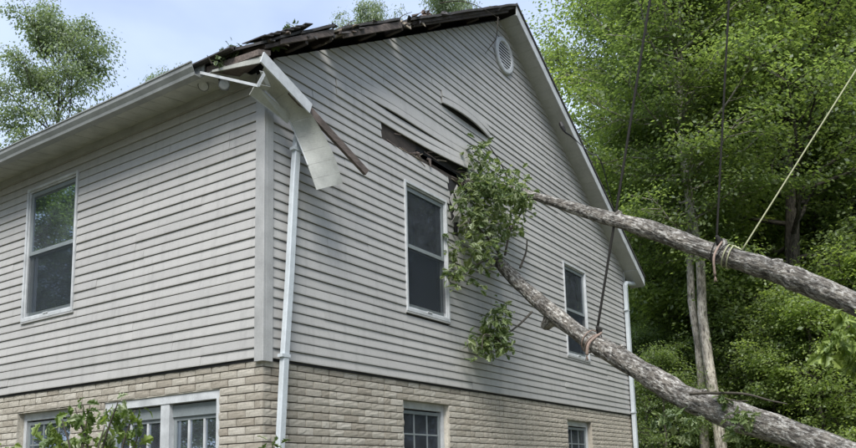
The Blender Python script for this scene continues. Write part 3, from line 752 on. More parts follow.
# crumpled return box: lower channel from the gutter end, folded plates
q0 = on_eave(200, 71, -.42); q1 = on_gable(257, 84, -.30); q2 = on_gable(264, 72, -.33); q3 = on_gable(271, 87, -.28); q4 = on_gable(290, 114, -.16)
def plate(name, a, b, c, e, mat, th=.006):
    a, b, c, e = map(np.array, (a, b, c, e)); nn = np.cross(b - a, e - a); nn = nn / np.linalg.norm(nn) * th
    mb = MB(); mb.hexa([a, b, c, e, a + nn, b + nn, c + nn, e + nn]); H(mb, name, mat)
plate('bent_channel', q0, q1, q1 + (0, 0, -.028), q0 + (0, 0, -.03), M['white'], .012)
#plate('crumpled_return', q0 + (.02, .0, -.03), q1 + (0, 0, -.03), on_gable(259, 95, -.02), on_eave(214, 92, -.12), M['cream'])
plate('crumpled_return', q1, q2, q2 + (.02, 0, -.02), q1 + (.03, 0, -.02), M['white'])
plate('crumpled_return', q1 + (0, 0, -.0), q3, q3 + (0.0, .05, -.02), q1 + (0, .06, -.03), M['cream'])
plate('crumpled_return', q2, q3, q3 + (-.04, .02, .0), q2 + (-.04, .02, .0), M['white'])
plate('crumpled_return', q1 + (0, .02, .0), q4, q4 + (0.0, .03, -.10), q1 + (.0, .10, -.08), M['cream'])
# sagging eave fascia between the gutter's end and the roof corner, with the dark cavity it bares
s0 = on_eave(212, 70, -.41); s1 = on_gable(262, 56, -.325)
plate('sagging_fascia', s0, s1, s1 + (0, .0, -.065), s0 + (0, 0, -.02), M['cream'], .012)
mb = MB(); mb.hexa([(-.38, .44, 2.90), (-.38, -.30, 2.86), (-.22, -.30, 2.93), (-.01, .44, 2.965), (-.38, .44, 2.98), (-.38, -.30, 2.92), (-.22, -.30, 2.98), (-.01, .44, 3.03)])
H(mb, 'bared_rafter_tail', M['oldwood'])

# ---- downspouts
def spout(name, pts, wid, dep, mat, straps):
    mb = MB(); v = []
    for p in pts:
        p = np.array(p); x, y, z = p
        mb.v += [(x - wid / 2, y - dep / 2, z), (x + wid / 2, y - dep / 2, z), (x + wid / 2, y + dep / 2, z), (x - wid / 2, y + dep / 2, z)]
    for i in range(len(pts) - 1):
        for k in range(4):
            a, b = i * 4 + k, i * 4 + (k + 1) % 4; mb.f.append((a, b, b + 4, a + 4))
    mb.f.append((3, 2, 1, 0)); mb.f.append(tuple(len(pts) * 4 - 4 + k for k in range(4)))
    o = H(mb, name, mat, bevel=.008)
    for x, y, z in straps:
        mb = MB(); mb.box(x - wid / 2 - .03, x + wid / 2 + .006, y - dep / 2 - .006, y + dep / 2 - .002, z - .016, z + .016); H(mb, 'strap', mat, o)
    return o
spout('downspout', [(0.02, -.085, ZG + .05), (0.152, -.085, -.79), (0.195, -.095, 0.0), (0.258, -.10, .81), (0.325, -.105, 1.9), (0.352, -.115, 2.30), (0.385, -.15, 2.52), (0.40, -.19, 2.72)], .082, .062, M['spout'], [(.197, -.095, .03), (.10, -.085, -1.6), (.347, -.112, 2.2)])
o = spout('downspout', [(10.47, -.08, ZG + .05), (10.45, -.08, -.7), (10.44, -.08, 1.0), (10.44, -.08, 2.74)], .105, .075, M['spout'], [(10.44, -.08, 2.2), (10.45, -.08, .05)])
mb = MB(); mb.tube([(10.44, -.08, 2.68), (10.45, -.08, 2.76), (10.50, -.085, 2.80), (10.75, -.10, 2.83), (11.02, -.12, 2.88), (11.05, -.12, 2.95)], .048, 8); H(mb, 'elbow', M['spout'], o)

# ---- twin flood lamp under the eave
lamp = empty('flood_lamp', on_eave(216, 80, -.2)); lo = tuple(lamp.location)
tag(lamp, 'twin white flood lamp under the broken eave corner', 'lamp')
c0 = np.array(lo)
mb = MB(); mb.tube([c0 + (0, 0, .12), c0 + (0, 0, .055)], [.055, .05], 16); mb.build('mount', M['lamp'], lamp, lo)
for (px, py, dirv) in ((204.5, 84, (-.55, -.35, -.75)), (225, 86, (-.75, -.60, -.20))):
    p = on_eave(px, py, -.22); dv = np.array(dirv) / np.linalg.norm(dirv)
    mb = MB(); mb.tube([c0 + (0, 0, .06), (c0 + p) / 2 + (0, 0, .02), p - dv * .05], .013, 8); arm = mb.build('arm', M['cable'], lamp, lo)
    mb = MB(); mb.tube([p - dv * .065, p - dv * .05, p - dv * .0, p + dv * .045, p + dv * .055], [.022, .034, .042, .058, .060], 16)
    hd = mb.build('lamp_head', M['lamp'], lamp, lo, smooth=False)
    mb = MB(); mb.tube([p + dv * .052, p + dv * .060, p + dv * .066], [.052, .046, .02], 16); mb.build('lens', M['white'], hd, lo)

# ---- service cable at the right rake
mb = MB(); pts = [P3(562.5, 126, -.30), P3(565, 132, -.34), P3(571, 136, -.38), P3(580, 144, -.5), P3(590, 153, -.7), P3(601, 162, -1.0)]
far = plan(668, 34); far[2] = 6.3
pts = pts + [pts[-1] * (1 - t) + far * t - np.array((0, 0, 1.2 * math.sin(math.pi * t))) for t in (0.1, .25, .45, .65, .85, 1)]
cab = empty('service_cable', pts[0]); tag(cab, 'black service cable running from the intact roof edge into the trees', 'cable')
lo = tuple(pts[0]); mb.tube(spline(pts, 50), [.016] * 12 + [.010] * 38, 6); mb.build('wire', M['cable'], cab, lo, smooth=True)
mb = MB(); mb.tube([P3(560.5, 123, -.27), P3(562.5, 127, -.31), P3(564.5, 131, -.335)], [.035, .04, .025], 10); mb.build('insulator', M['cable'], cab, lo)

# ================================================================== VEGETATION TOOLS
def tube_arrays(pts, rad, n, out, lump=0.0, rr=None, phase=0.0):
    pts = np.asarray(pts, float); rad = np.asarray(rad, float); m = len(pts)
    d = np.gradient(pts, axis=0); d /= np.linalg.norm(d, axis=1, keepdims=True) + 1e-9
    u = np.cross(d[0], (0.31, 0.17, 0.93)); V = np.empty((m, n, 3)); A = np.empty((m, n, 3))
    th = np.linspace(0, 2 * math.pi, n, endpoint=False); L = np.concatenate([[0], np.cumsum(np.linalg.norm(np.diff(pts, axis=0), axis=1))])
    for i in range(m):
        u = u - d[i] * (u @ d[i]); u /= np.linalg.norm(u) + 1e-9; v = np.cross(d[i], u)
        r = np.full(n, rad[i])
        if lump:
            l = L[i]
            r = r * (1 + lump * (np.sin(th * 3 + l * .9 + phase) * .4 + np.sin(th * 2 - l * 1.7 + phase) * .5 + np.sin(th + l * 3.1) * .35))
            if rr is not None: r = r * (1 + rr.normal(0, lump * .10, n)) - rad[i] * (.075 * (1 - np.abs(np.sin(th * 8 + 1.3 * np.sin(l * 7 + th * 2) + .9 * np.sin(l * 17 + th)))) ** 3 + .05 * (1 - np.abs(np.sin(l * 26 + 3 * np.sin(th * 5) + 2 * np.sin(th * 3 + l * 2)))) ** 5)
        V[i] = pts[i] + r[:, None] * (np.cos(th)[:, None] * u + np.sin(th)[:, None] * v)
        A[i] = np.stack([rad[i] * np.cos(th), rad[i] * np.sin(th), np.full(n, L[i])], 1)
    b = out['n']; idx = np.arange(m * n).reshape(m, n); q = np.stack([idx[:-1], np.roll(idx, -1, 1)[:-1], np.roll(idx, -1, 1)[1:], idx[1:]], -1).reshape(-1, 4)
    out['V'].append(V.reshape(-1, 3)); out['A'].append(A.reshape(-1, 3)); out['F'].append(q + b)
    # rounded closed tip
    out['n'] += m * n
def new_out(): return dict(V=[], A=[], F=[], n=0)
def bark_mesh(name, out, mat):
    V = np.concatenate(out['V']); F = np.concatenate(out['F']); me = fast_mesh(name, V, F, True)
    a = me.attributes.new('bk', 'FLOAT_VECTOR', 'POINT'); a.data.foreach_set('vector', np.concatenate(out['A']).astype(np.float32).ravel())
    me.materials.append(mat); return me
OAK = np.array([(0, 0), (.13, .10), (.09, .20), (.30, .33), (.15, .44), (.40, .62), (.20, .71), (.22, .87), (0, 1.0)])
def leaf_arrays(C, N, T, S, shape='rhomb', rr=rng):
    """leaves at C with normals N, tip directions T and lengths S"""
    N = N / (np.linalg.norm(N, axis=1, keepdims=True) + 1e-9); T = T - N * (T * N).sum(1, keepdims=True); T /= np.linalg.norm(T, axis=1, keepdims=True) + 1e-9
    B = np.cross(N, T); S = S[:, None]; n = len(C)
    if shape == 'rhomb':
        w = 0.32; V = np.stack([C, C + T * S * .45 + B * S * w - N * S * .10, C + T * S - N * S * .22, C + T * S * .45 - B * S * w - N * S * .10], 1).reshape(-1, 3)
        i = np.arange(n)[:, None] * 4; F = np.concatenate([i + [0, 1, 2], i + [0, 2, 3]], 1).reshape(-1, 3)
    else:
        k = len(OAK); mid = [C + T * S * t - N * S * (.22 * t * t) for t in OAK[:, 1]]
        V = np.stack(mid + [mid[j] + B * S * OAK[j, 0] + N * S * OAK[j, 0] * .35 for j in range(1, k - 1)] + [mid[j] - B * S * OAK[j, 0] + N * S * OAK[j, 0] * .35 for j in range(1, k - 1)], 1).reshape(-1, 3)
        per = k + 2 * (k - 2); tri = []
        for sgn in (0, 1):
            o0 = k + sgn * (k - 2); sd = lambda j: o0 + j - 1
            tri.append((0, sd(1), 1)); tri.append((k - 2, sd(k - 2), k - 1))
            for j in range(1, k - 2): tri += [(j, sd(j), sd(j + 1)), (j, sd(j + 1), j + 1)]
        i = np.arange(n)[:, None] * per; F = np.concatenate([i + list(t) for t in tri], 1).reshape(-1, 3)
    return V, F

def tree_proto(seed, Ht, base, rad, nl, nsub, leaves, lsize, crown_mat, bark, rtrunk=None, lean=0.0, spread=1.0, droop=.35):
    rr = np.random.default_rng(seed); o = new_out(); rt = rtrunk or Ht * .0125
    k = 14; zz = np.linspace(0, Ht * .95, k); wob = np.cumsum(rr.normal(0, .11, (k, 2)), 0) * (Ht / 20); wob[0] = 0; wob *= np.clip(zz / Ht * 2.2, 0, 1)[:, None]
    tp = np.stack([wob[:, 0] + lean * zz, wob[:, 1], zz], 1); tr = rt * (1 - zz / (Ht * .95)) ** .8 + .02; tr[0] *= 1.35
    tube_arrays(tp, tr, 10, o, .06)
    C = []; G = []
    for i in range(nl):
        t = base + (0.97 - base) * ((i + rr.uniform(0, .8)) / nl); z = t * Ht * .95
        p = np.array([np.interp(z, zz, tp[:, 0]), np.interp(z, zz, tp[:, 1]), z]); q = (t - base) / (1 - base)
        prof = (0.55 + 0.9 * q) if q < .45 else 0.96 - 0.75 * ((q - .45) / .55) ** 1.6
        ln = rad * prof * rr.uniform(.7, 1.15); az = i * 2.4 + rr.uniform(-.5, .5); el = R(-2 + 55 * q) + rr.normal(0, .15)
        dv = np.array([math.cos(az) * math.cos(el), math.sin(az) * math.cos(el), math.sin(el)])
        m = 6; s = np.linspace(0, 1, m)[:, None]; lp = p + dv * ln * s + np.array([0, 0, 1]) * (ln * .16 * s ** 2) + np.cumsum(rr.normal(0, .035 * ln, (m, 3)), 0) * (s > 0)
        tube_arrays(lp, np.linspace(rt * .36 * (1 - q * .5), .012, m), 5, o)
        for j in range(nsub):
            u = rr.uniform(.28, 1.0); pos = np.array([np.interp(u, s[:, 0], lp[:, c]) for c in range(3)])
            a2 = az + rr.choice([-1, 1]) * rr.uniform(.4, 1.3); e2 = el * .5 + rr.normal(.1, .3); l2 = ln * rr.uniform(.18, .42) * spread
            d2 = np.array([math.cos(a2) * math.cos(e2), math.sin(a2) * math.cos(e2), math.sin(e2)]); e = pos + d2 * l2
            tube_arrays(np.stack([pos, (pos + e) / 2 + rr.normal(0, .05, 3), e]), [.016, .011, .005], 3, o)
            C.append(e); G.append(d2); C.append((pos + e) / 2); G.append(d2)
        C.append(lp[-1]); G.append(dv)
    C = np.array(C); G = np.array(G); nc = len(C); per = rr.poisson(leaves / nc * rr.choice([.35, .8, 1.2, 1.7], nc)); idx = np.repeat(np.arange(nc), per); n = len(idx)
    sz = rr.uniform(.20, .52, nc)[idx][:, None] * (rad / 4.4) ** .5
    P = C[idx] + rr.normal(0, 1, (n, 3)).clip(-1.9, 1.9) * sz * (1.0, 1.0, .34)
    P[:, 2] -= 0.18 * (P[:, :2] - C[idx][:, :2] - 0).std() * np.linalg.norm(P[:, :2] - C[idx][:, :2], axis=1)
    outw = P - C[idx] + G[idx] * .4; N = rr.normal(0, .45, (n, 3)) + np.array([0, 0, .9]) + outw * .35
    T = outw + rr.normal(0, .45, (n, 3)); T[:, 2] -= droop
    V, F = leaf_arrays(P, N, T, lsize * rr.uniform(.65, 1.3, n), 'rhomb')
    cm = fast_mesh('crown', V, F); cm.materials.append(crown_mat)
    return bark_mesh('trunk', o, bark), cm
def place_tree(name, proto, loc, rz_, sc, label, group=None, cat='tree', crown_mat=None, sz=None):
    root = empty(name, loc); root.rotation_euler = (0, 0, rz_); root.scale = (sc, sc, sc * (sz or 1))
    tag(root, label, cat, group)
    t = link('trunk', proto[0], root); c = link('crown', proto[1], root)
    if crown_mat:
        c.material_slots[0].link = 'OBJECT'; c.material_slots[0].material = crown_mat
    return root

# ================================================================== FALLEN TREES
def vplane(A, B, px, py):          # point of this pixel's ray in the upright plane through A and B
    A, B = np.asarray(A), np.asarray(B); nrm = np.cross(B - A, (0, 0, 1)); d = ray(px, py); return CAM + d * (((A - CAM) @ nrm) / (d @ nrm))
def toward(p, k): return CAM + (p - CAM) * (1 - k)
def px_r(p, w): return w * ((p - CAM) @ cf) / CF / 2
def fallen(name, A, B, pix, label, seed, ground_r):
    rr = np.random.default_rng(seed)
    pts = [vplane(A, B, a, b) for a, b, _ in pix]; rad = [px_r(p, w_ * .94) for p, (_, _, w_) in zip(pts, pix)]
    d = pts[-1] - pts[-3]; t = (ZG - pts[-1][2]) / d[2]
    for s in (.25, .5, .75, 1.02): pts.append(pts[-1 if s == .25 else len(pix) - 1] + d * t * s if s == .25 else pts[len(pix) - 1] + d * t * s); rad.append(rad[len(pix) - 1] + (ground_r - rad[len(pix) - 1]) * s)
    P_ = spline(pts, 700); lq = np.linspace(0, 1, 700); wv = 1 + .05 * np.sin(lq * 47 + seed) + .035 * np.sin(lq * 113 + 2 * seed) + .03 * np.sin(lq * 23); R_ = wv * np.interp(np.linspace(0, len(pts) - 1, 700), np.arange(len(pts)), rad)
    root = empty(name, (pts[-1][0], pts[-1][1], ZG)); lo = np.array(root.location)
    tag(root, label, 'fallen tree', 'trees fallen against the house')
    o = new_out(); tube_arrays(P_ - lo, R_, 64, o, .075, rr, seed)
    # splintered small end
    e = P_[0] - lo; dd = (P_[0] - P_[3]); dd /= np.linalg.norm(dd)
    tube_arrays(np.stack([e - dd * .02, e + dd * .04, e + dd * .10]), [R_[0] * .98, R_[0] * .7, .008], 36, o, .12, rr)
    link('trunk', bark_mesh('trunk', o, M['bark_fallen']), root)
    return root, lo, P_, R_
A1, B1 = on_gable(466, 181, -.05), at(856, 303, 8.4)
up_tree, up_lo, upP, upR = fallen('fallen_tree', A1, B1, [(466, 181, 6), (500, 187, 8), (530, 195, 9.5), (560, 204, 11.5), (600, 216, 15), (650, 230, 17.5), (700, 247.5, 19), (750, 263, 22), (780, 273, 23.5), (800, 281, 24.5), (856, 304, 28)],
    'upper of two grey fallen trunks, roped and reaching the torn siding', 3, .27)
A2, B2 = on_gable(497, 261, -.10), at(830, 434, 7.4)
lo_tree, lo_lo, loP, loR = fallen('fallen_tree', A2, B2, [(497, 260, 10.5), (510, 274, 13), (530, 294, 16), (556, 316, 18), (590, 341, 20), (606, 350, 21), (641, 371, 23.5), (665, 385, 25.5), (690, 399, 26.5), (741, 418, 29), (791, 434, 31), (856, 458, 33)],
    'lower of two grey fallen trunks, leaning on the gable wall below the torn siding', 5, .30)
def stub(root, lo, A, B, pix, name='branch_stub'):
    o = new_out(); pts = [vplane(A, B, a, b) + np.array((0, dy, 0)) for a, b, w_, dy in pix]; rad = [px_r(p, q[2]) for p, q in zip(pts, pix)]
    n = max(6, len(pts) * 4); P_ = spline(pts, n); R_ = np.interp(np.linspace(0, len(pts) - 1, n), np.arange(len(pts)), rad)
    tube_arrays(P_ - lo, R_, 12, o, .10, np.random.default_rng(1))
    d = P_[-1] - P_[-2]; d /= np.linalg.norm(d); tube_arrays(np.stack([P_[-1] - lo, P_[-1] - lo + d * R_[-1] * .35, P_[-1] - lo + d * R_[-1] * .4]), [R_[-1], R_[-1] * .7, .002], 12, o)
    link(name, bark_mesh(name, o, M['bark_fallen']), root)
stub(up_tree, up_lo, A1, B1, [(615, 220, 13, 0), (618, 215, 10, 0), (620, 212, 6, 0)], 'knot')
stub(up_tree, up_lo, A1, B1, [(716, 252, 12, -.06), (715, 246, 10, -.09), (714, 242, 7, -.10)], 'knot')
stub(up_tree, up_lo, A1, B1, [(768, 268, 18, 0), (776, 264, 13, 0), (782, 262, 7, 0)], 'knot')
stub(up_tree, up_lo, A1, B1, [(722, 256, 16, -.04), (723, 262, 12, -.08), (724, 265, 8, -.09)], 'knot')
stub(lo_tree, lo_lo, A2, B2, [(552, 312, 16, -.02), (546, 321, 14, -.05), (541, 327, 10, -.06)])
stub(lo_tree, lo_lo, A2, B2, [(618, 354, 14, 0), (621, 349, 10, 0), (623, 347, 6, 0)], 'knot')
stub(lo_tree, lo_lo, A2, B2, [(698, 398, 16, 0), (702, 393, 9, 0), (706, 391, 4, 0)], 'knot')
def twig(root, lo, A, B, pix, w0, w1_, name='twig', mat='twig', dy=0.0):
    pts = [toward(vplane(A, B, a, b), -dy * .12) if a > 600 else on_gable(a, b, dy - .16) for a, b in pix]; P_ = spline(pts, len(pts) * 5); mb = MB()
    mb.tube(P_, list(np.linspace(px_r(pts[0], w0), px_r(pts[-1], w1_), len(P_))), 6); mb.build(name, M[mat], root, lo, smooth=True); return P_
twig(lo_tree, lo_lo, A2, B2, [(690, 394), (716, 393), (745, 394), (768, 400), (787, 404)], 3.2, 1.4, dy=-.22)
twig(lo_tree, lo_lo, A2, B2, [(716, 393), (730, 400), (748, 401)], 2, 1.0, dy=-.22)
twig(lo_tree, lo_lo, A2, B2, [(532, 312), (520, 324), (508, 334), (502, 345)], 2.4, 1.2, dy=-.05)
twig(lo_tree, lo_lo, A2, B2, [(520, 268), (526, 252), (527, 240)], 2.4, 1.2, dy=-.05)
for pp in ([(505, 255), (509, 232), (511, 205), (506, 175), (492, 150), (480, 138)], [(509, 232), (520, 215), (530, 205)], [(500, 255), (485, 235), (470, 222), (458, 228)], [(502, 258), (482, 262), (466, 272)],
           [(511, 205), (490, 198), (470, 190)], [(508, 190), (522, 188), (532, 196)], [(505, 345), (495, 338), (484, 335), (482, 350)]):
    twig(lo_tree, lo_lo, A2, B2, pp, 2.6, .8, 'leafy_twig', dy=-.15)

def sprays(anchor, spots, n, size, mat, name, root, lo, shape='oak', seed=1, spread=1.0, drop=.5):
    """leaf tufts; spots: (point, radius)"""
    rr = np.random.default_rng(seed); C = []; O = []
    wts = np.array([s[1] ** 2 for s in spots]); cnt = rr.multinomial(n, wts / wts.sum())
    for (p, r_), c in zip(spots, cnt):
        tc_ = p + rr.normal(0, 1, (max(1, c // 9), 3)) * r_ * .55          # tuft centres
        pick = rr.integers(0, len(tc_), c); q = tc_[pick] + rr.normal(0, 1, (c, 3)) * min(.07, r_ * .4)
        C.append(q); O.append(q - tc_[pick])
    C = np.concatenate(C); O = np.concatenate(O); k = len(C)
    N = rr.normal(0, .6, (k, 3)) + (-.25, -.35, .75); T = O * 8 + rr.normal(0, .4, (k, 3)); T[:, 2] -= drop
    V, F = leaf_arrays(C, N, T, size * rr.uniform(.6, 1.25, k), shape, rr)
    me = fast_mesh(name, V - np.asarray(lo), F); me.materials.append(mat); o = link(name, me, root); o['kind'] = 'stuff'; return o
def spot(px, py, w_, dy): p = toward(vplane(A2, B2, px, py), -dy * .12) if px > 600 else on_gable(px, py, dy - .14); return (p, px_r(p, w_))
clump = [spot(478, 148, 16, -.12), spot(484, 160, 26, -.12), spot(478, 175, 26, -.12), spot(500, 168, 18, -.12), spot(472, 190, 20, -.12), spot(490, 190, 30, -.18), spot(508, 196, 34, -.2), spot(522, 202, 24, -.2), spot(528, 194, 12, -.25), spot(514, 188, 18, -.2),
         spot(466, 206, 20, -.1), spot(478, 212, 38, -.2), spot(498, 218, 36, -.25), spot(514, 224, 20, -.2), spot(472, 228, 24, -.15), spot(482, 236, 34, -.2), spot(500, 242, 22, -.25),
         spot(458, 250, 20, -.1), spot(474, 256, 32, -.2), spot(488, 264, 20, -.2), spot(460, 272, 22, -.1), spot(472, 280, 16, -.12), spot(453, 286, 10, -.1)]
sprays(None, clump, 1250, .110, M['leaf_oak'], 'foliage', lo_tree, lo_lo, seed=4)
low_clump = [spot(498, 312, 18, -.12), spot(488, 322, 22, -.12), spot(492, 335, 24, -.12), spot(484, 345, 18, -.12), spot(497, 348, 20, -.12), spot(480, 356, 9, -.12), spot(504, 322, 10, -.12)]
sprays(None, low_clump, 270, .118, M['leaf_oak'], 'foliage', lo_tree, lo_lo, seed=8)
sprays(None, [spot(672, 420, 14, -.35), spot(690, 424, 14, -.35), spot(680, 432, 10, -.35), spot(720, 398, 10, -.25), spot(742, 424, 16, -.35), spot(750, 418, 12, -.35), spot(735, 432, 10, -.35)], 150, .10, M['leaf_oak'], 'foliage', lo_tree, lo_lo, seed=9)
def spot_u(px, py, w_, dy): p = vplane(A1, B1, px, py) + np.array((0, dy, 0)); return (p, px_r(p, w_))
def spot_t(px, py, w_): p = toward(vplane(A1, B1, px, py), .022); return (p, px_r(p, w_))
sprays(None, [spot_t(478, 182, 16), spot_t(490, 186, 18), spot_t(503, 189, 18), spot_t(514, 194, 18), spot_t(523, 199, 12)], 260, .105, M['leaf_oak'], 'foliage', up_tree, up_lo, seed=14)
# large drooping leaves by the right edge: single leaves
def leaf_objects(root, lo, spots, n, size, mats, seed, drop=.6):
    rr = np.random.default_rng(seed); ms = []
    for i in range(6):
        V, F = leaf_arrays(np.zeros((1, 3)), np.array([[0, 0, 1.]]), np.array([[0, 1., 0]]), np.array([1.0]), 'oak'); V = V + rr.normal(0, .012, V.shape) * (1, 1, 2.0)
        V[:, 2] -= rr.uniform(-.1, .25) * V[:, 1] ** 2
        me = fast_mesh('leaf', V, F); me.materials.append(mats[i % len(mats)]); ms.append(me)
    wts = np.array([s[1] ** 2 for s in spots]); cnt = rr.multinomial(n, wts / wts.sum())
    for (p, r_), c in zip(spots, cnt):
        for _ in range(c):
            q = p + rr.normal(0, 1, 3) * r_ * .55; T = Vector((q - p)) * 3 + Vector(rr.normal(0, .45, 3)); T.z -= drop; T.normalize()
            N = Vector(rr.normal(0, .55, 3)) + Vector((-.3, -.3, .7)); N = (N - T * N.dot(T)).normalized(); B = T.cross(N)
            o = link('leaf', ms[rr.integers(0, 6)], root); s = size * rr.uniform(.65, 1.2)
            o.matrix_local = Matrix(((B.x, T.x, N.x, q[0] - lo[0]), (B.y, T.y, N.y, q[1] - lo[1]), (B.z, T.z, N.z, q[2] - lo[2]), (0, 0, 0, 1))) @ Matrix.Diagonal((s, s, s, 1))
M['leaf_single'] = None
def leaf_single(name, c):
    m = leaf_mat(name, [(0.1, tuple(v * .7 for v in c)), (0.9, tuple(v * 1.25 for v in c))], .35, .035); return m
LB = [leaf_single('big_leaf_%d' % i, c) for i, c in enumerate([(.15, .215, .055), (.22, .29, .08), (.10, .15, .045), (.34, .39, .24), (.30, .38, .10)])]
def spot_r(px, py, w_, d): p = at(px, py, d); return (p, px_r(p, w_))
pp = [at(874, 300, 7.6), at(860, 318, 7.4), at(845, 330, 7.3), at(832, 345, 7.2)]
mb = MB(); mb.tube(spline(pp, 14), list(np.linspace(.02, .005, 14)), 6); mb.build('twig', M['twig'], up_tree, up_lo, smooth=True)
leaf_objects(up_tree, up_lo, [spot_r(848, 322, 18, 7.3), spot_r(838, 338, 22, 7.2), spot_r(852, 345, 26, 7.3), spot_r(828, 350, 14, 7.2), spot_r(858, 365, 16, 7.3)], 110, .155, [LB[1], LB[1], LB[1], LB[0], LB[4], LB[4]], 11)

# ---- ropes
def rope_thing(label, pts, r_, mat, extra=None, group='ropes holding the fallen trunks'):
    lo = tuple(pts[0]); root = empty('rope', lo); tag(root, label, 'rope', group)
    n = 60; P_ = spline(pts, n) if len(pts) > 2 else np.array([np.array(pts[0]) * (1 - t) + np.array(pts[1]) * t for t in np.linspace(0, 1, n)])
    mb = MB(); mb.tube(P_, r_, 8); mb.build('line', mat, root, lo, smooth=True)
    return root, lo
def loop_pts(Pa, Ra, i, r_, turns=1.0, shift=0.0):
    c = Pa[i]; d = Pa[i + 9] - Pa[i - 9]; d /= np.linalg.norm(d); u = np.cross(d, (0, 0, 1)); u /= np.linalg.norm(u); v = np.cross(u, d)
    rad = Ra[i] * 1.10 + r_; return [c + d * (shift * (t / 20 - .5)) + rad * (math.cos(2 * math.pi * turns * t / 20) * v + math.sin(2 * math.pi * turns * t / 20) * u) for t in range(21)]
def nearest(Pa, px, py):
    best = None
    for i, p in enumerate(Pa[:560]):
        q = p - CAM; z = q @ cf; u, v = 428 + CF * (q @ cr) / z, CY0 - CF * (q @ cu) / z
        s = (u - px) ** 2 + (v - py) ** 2
        if best is None or s < best[0]: best = (s, i)
    return best[1]
i1 = nearest(loP, 592, 341); i2 = nearest(upP, 716, 252); i3 = nearest(upP, 732, 257)
hook_px = (766, -690)
def dep(p): return (p - CAM) @ cf
for (label, Pa, Ra, i, top_px, foot_px, mat, r_, tails) in (
    ('dark rope tied round the lower fallen trunk in front of the gable window', loP, loR, i1, (650, 0), (597, 331), 'rope', .017, True),
    ('dark rope tied round the upper fallen trunk beside the green rope', upP, upR, i2, (729, 0), (716.5, 241), 'rope', .0125, True)):
    dd = dep(Pa[i]) - .05; foot = at(*foot_px, dd); up_ = at(top_px[0] + (top_px[0] - foot_px[0]) * 1.5, top_px[1] + (top_px[1] - foot_px[1]) * 1.5, dd)
    root, lo = rope_thing(label, [foot, up_], r_, M[mat])
    mb = MB(); mb.tube(loop_pts(Pa, Ra, i, r_, 1.0, .09), r_ * .5, 8); mb.tube(loop_pts(Pa, Ra, i + 3, r_, 1.0, -.12), r_ * .5, 8); mb.build('sling', M['rope_end' if 'lower' in label else mat], root, lo, smooth=True)
    mb = MB(); k = foot; mb.tube([k + (-.03, -.01, .05), k + (.02, -.03, .01), k + (-.01, -.02, -.05)], [.02, .04, .025], 8); mb.build('knot', M['rope'], root, lo, smooth=True)
    tl = [foot + (0, -.06, -.03), at(foot_px[0] - 8, foot_px[1] + 12, dd - .2), at(foot_px[0] - 10, foot_px[1] + 24, dd - .22)] if 'lower' in label else [foot + (0, -.06, -.02), at(714, 256, dd - .22), at(715, 276, dd - .22)]
    mb = MB(); mb.tube(spline(tl, 10), list(np.linspace(r_ * .9, r_ * 1.3, 10)), 7)
    for a in range(5): mb.tube([tl[-1], tl[-1] + np.array((rng.normal(0, .025), rng.normal(0, .02), -.07))], .005, 4)
    mb.build('frayed_tail', M['rope_end'], root, lo, smooth=True)
dd = dep(upP[i3]) - .1; foot = at(742, 250, dd); top = at(742 + 114 * 2.5, 250 - 180 * 2.5, dd * 1.0)
root, lo = rope_thing('thin green rope slanting from the upper fallen trunk to the upper right', [foot, top], .009, M['rope_green'])
mb = MB(); mb.tube([foot] + [p for p in loop_pts(upP, upR, i3, .012, 1.0, .05)], .0085, 7); mb.tube(loop_pts(upP, upR, i3 - 5, .012, 1.0, .02), .0085, 7); mb.build('sling', M['rope_green'], root, lo, smooth=True)

# ================================================================== SHRUB IN FRONT OF THE EAVE WALL
sl = at(95, 448, 5.9); sroot = empty('shrub', (sl[0], sl[1], ZG)); slo = np.array(sroot.location)
tag(sroot, 'leafy broken branch propped up before the basement windows', 'shrub')
tips = [(62, 420), (75, 408), (90, 405), (118, 402), (135, 410), (48, 432), (105, 425), (138, 436)]
for i, (a, b) in enumerate(tips):
    e = at(a, b, 5.9 + .12 * (i % 3 - 1)); mb = MB(); st = slo + np.array((rng.uniform(-.2, .2), rng.uniform(-.2, .2), 0)); mid = (st + e) / 2 + (0, 0, .5)
    mb.tube(spline([st, mid, e], 16), list(np.linspace(.016, .004, 16)), 6); mb.build('stem', M['twig'], sroot, slo, smooth=True)
def sp6(a, b, w_, d=5.9): p = at(a, b, d); return (p, px_r(p, w_))
leaf_objects(sroot, slo, [sp6(62, 424, 24), sp6(72, 412, 20), sp6(84, 418, 26), sp6(92, 408, 18), sp6(60, 440, 26), sp6(80, 440, 34), sp6(50, 428, 14), sp6(112, 408, 18), sp6(122, 402, 16), sp6(130, 410, 20),
                          sp6(136, 424, 18), sp6(122, 434, 26), sp6(104, 436, 24), sp6(116, 420, 20), sp6(138, 442, 16), sp6(48, 446, 20), sp6(100, 452, 30), sp6(130, 455, 30), sp6(66, 458, 30)], 200, .10, [LB[0], LB[2], LB[2], LB[0], LB[3], LB[1]], 21, .5)
sl2 = at(273, 446, 6.6); s2 = empty('sapling', (sl2[0], sl2[1], ZG)); s2lo = np.array(s2.location); tag(s2, 'small leafy sapling tip beside the foot of the white downspout', 'sapling')
mb = MB(); mb.tube(spline([s2lo, s2lo + (0.05, 0, .9), sl2], 12), list(np.linspace(.015, .004, 12)), 6); mb.build('stem', M['twig'], s2, s2lo, smooth=True)
leaf_objects(s2, s2lo, [(at(273, 441, 6.6), .05), (at(266, 447, 6.6), .05), (at(274, 452, 6.6), .08)], 22, .10, [LB[2], LB[2], LB[0], LB[3], LB[0], LB[2]], 31)
sl3 = at(8, 450, 6.3); s3 = empty('low_plant', (sl3[0], sl3[1], ZG)); s3lo = np.array(s3.location); tag(s3, 'yellow-green plant tip at the lower left corner below the bricks', 'plant')
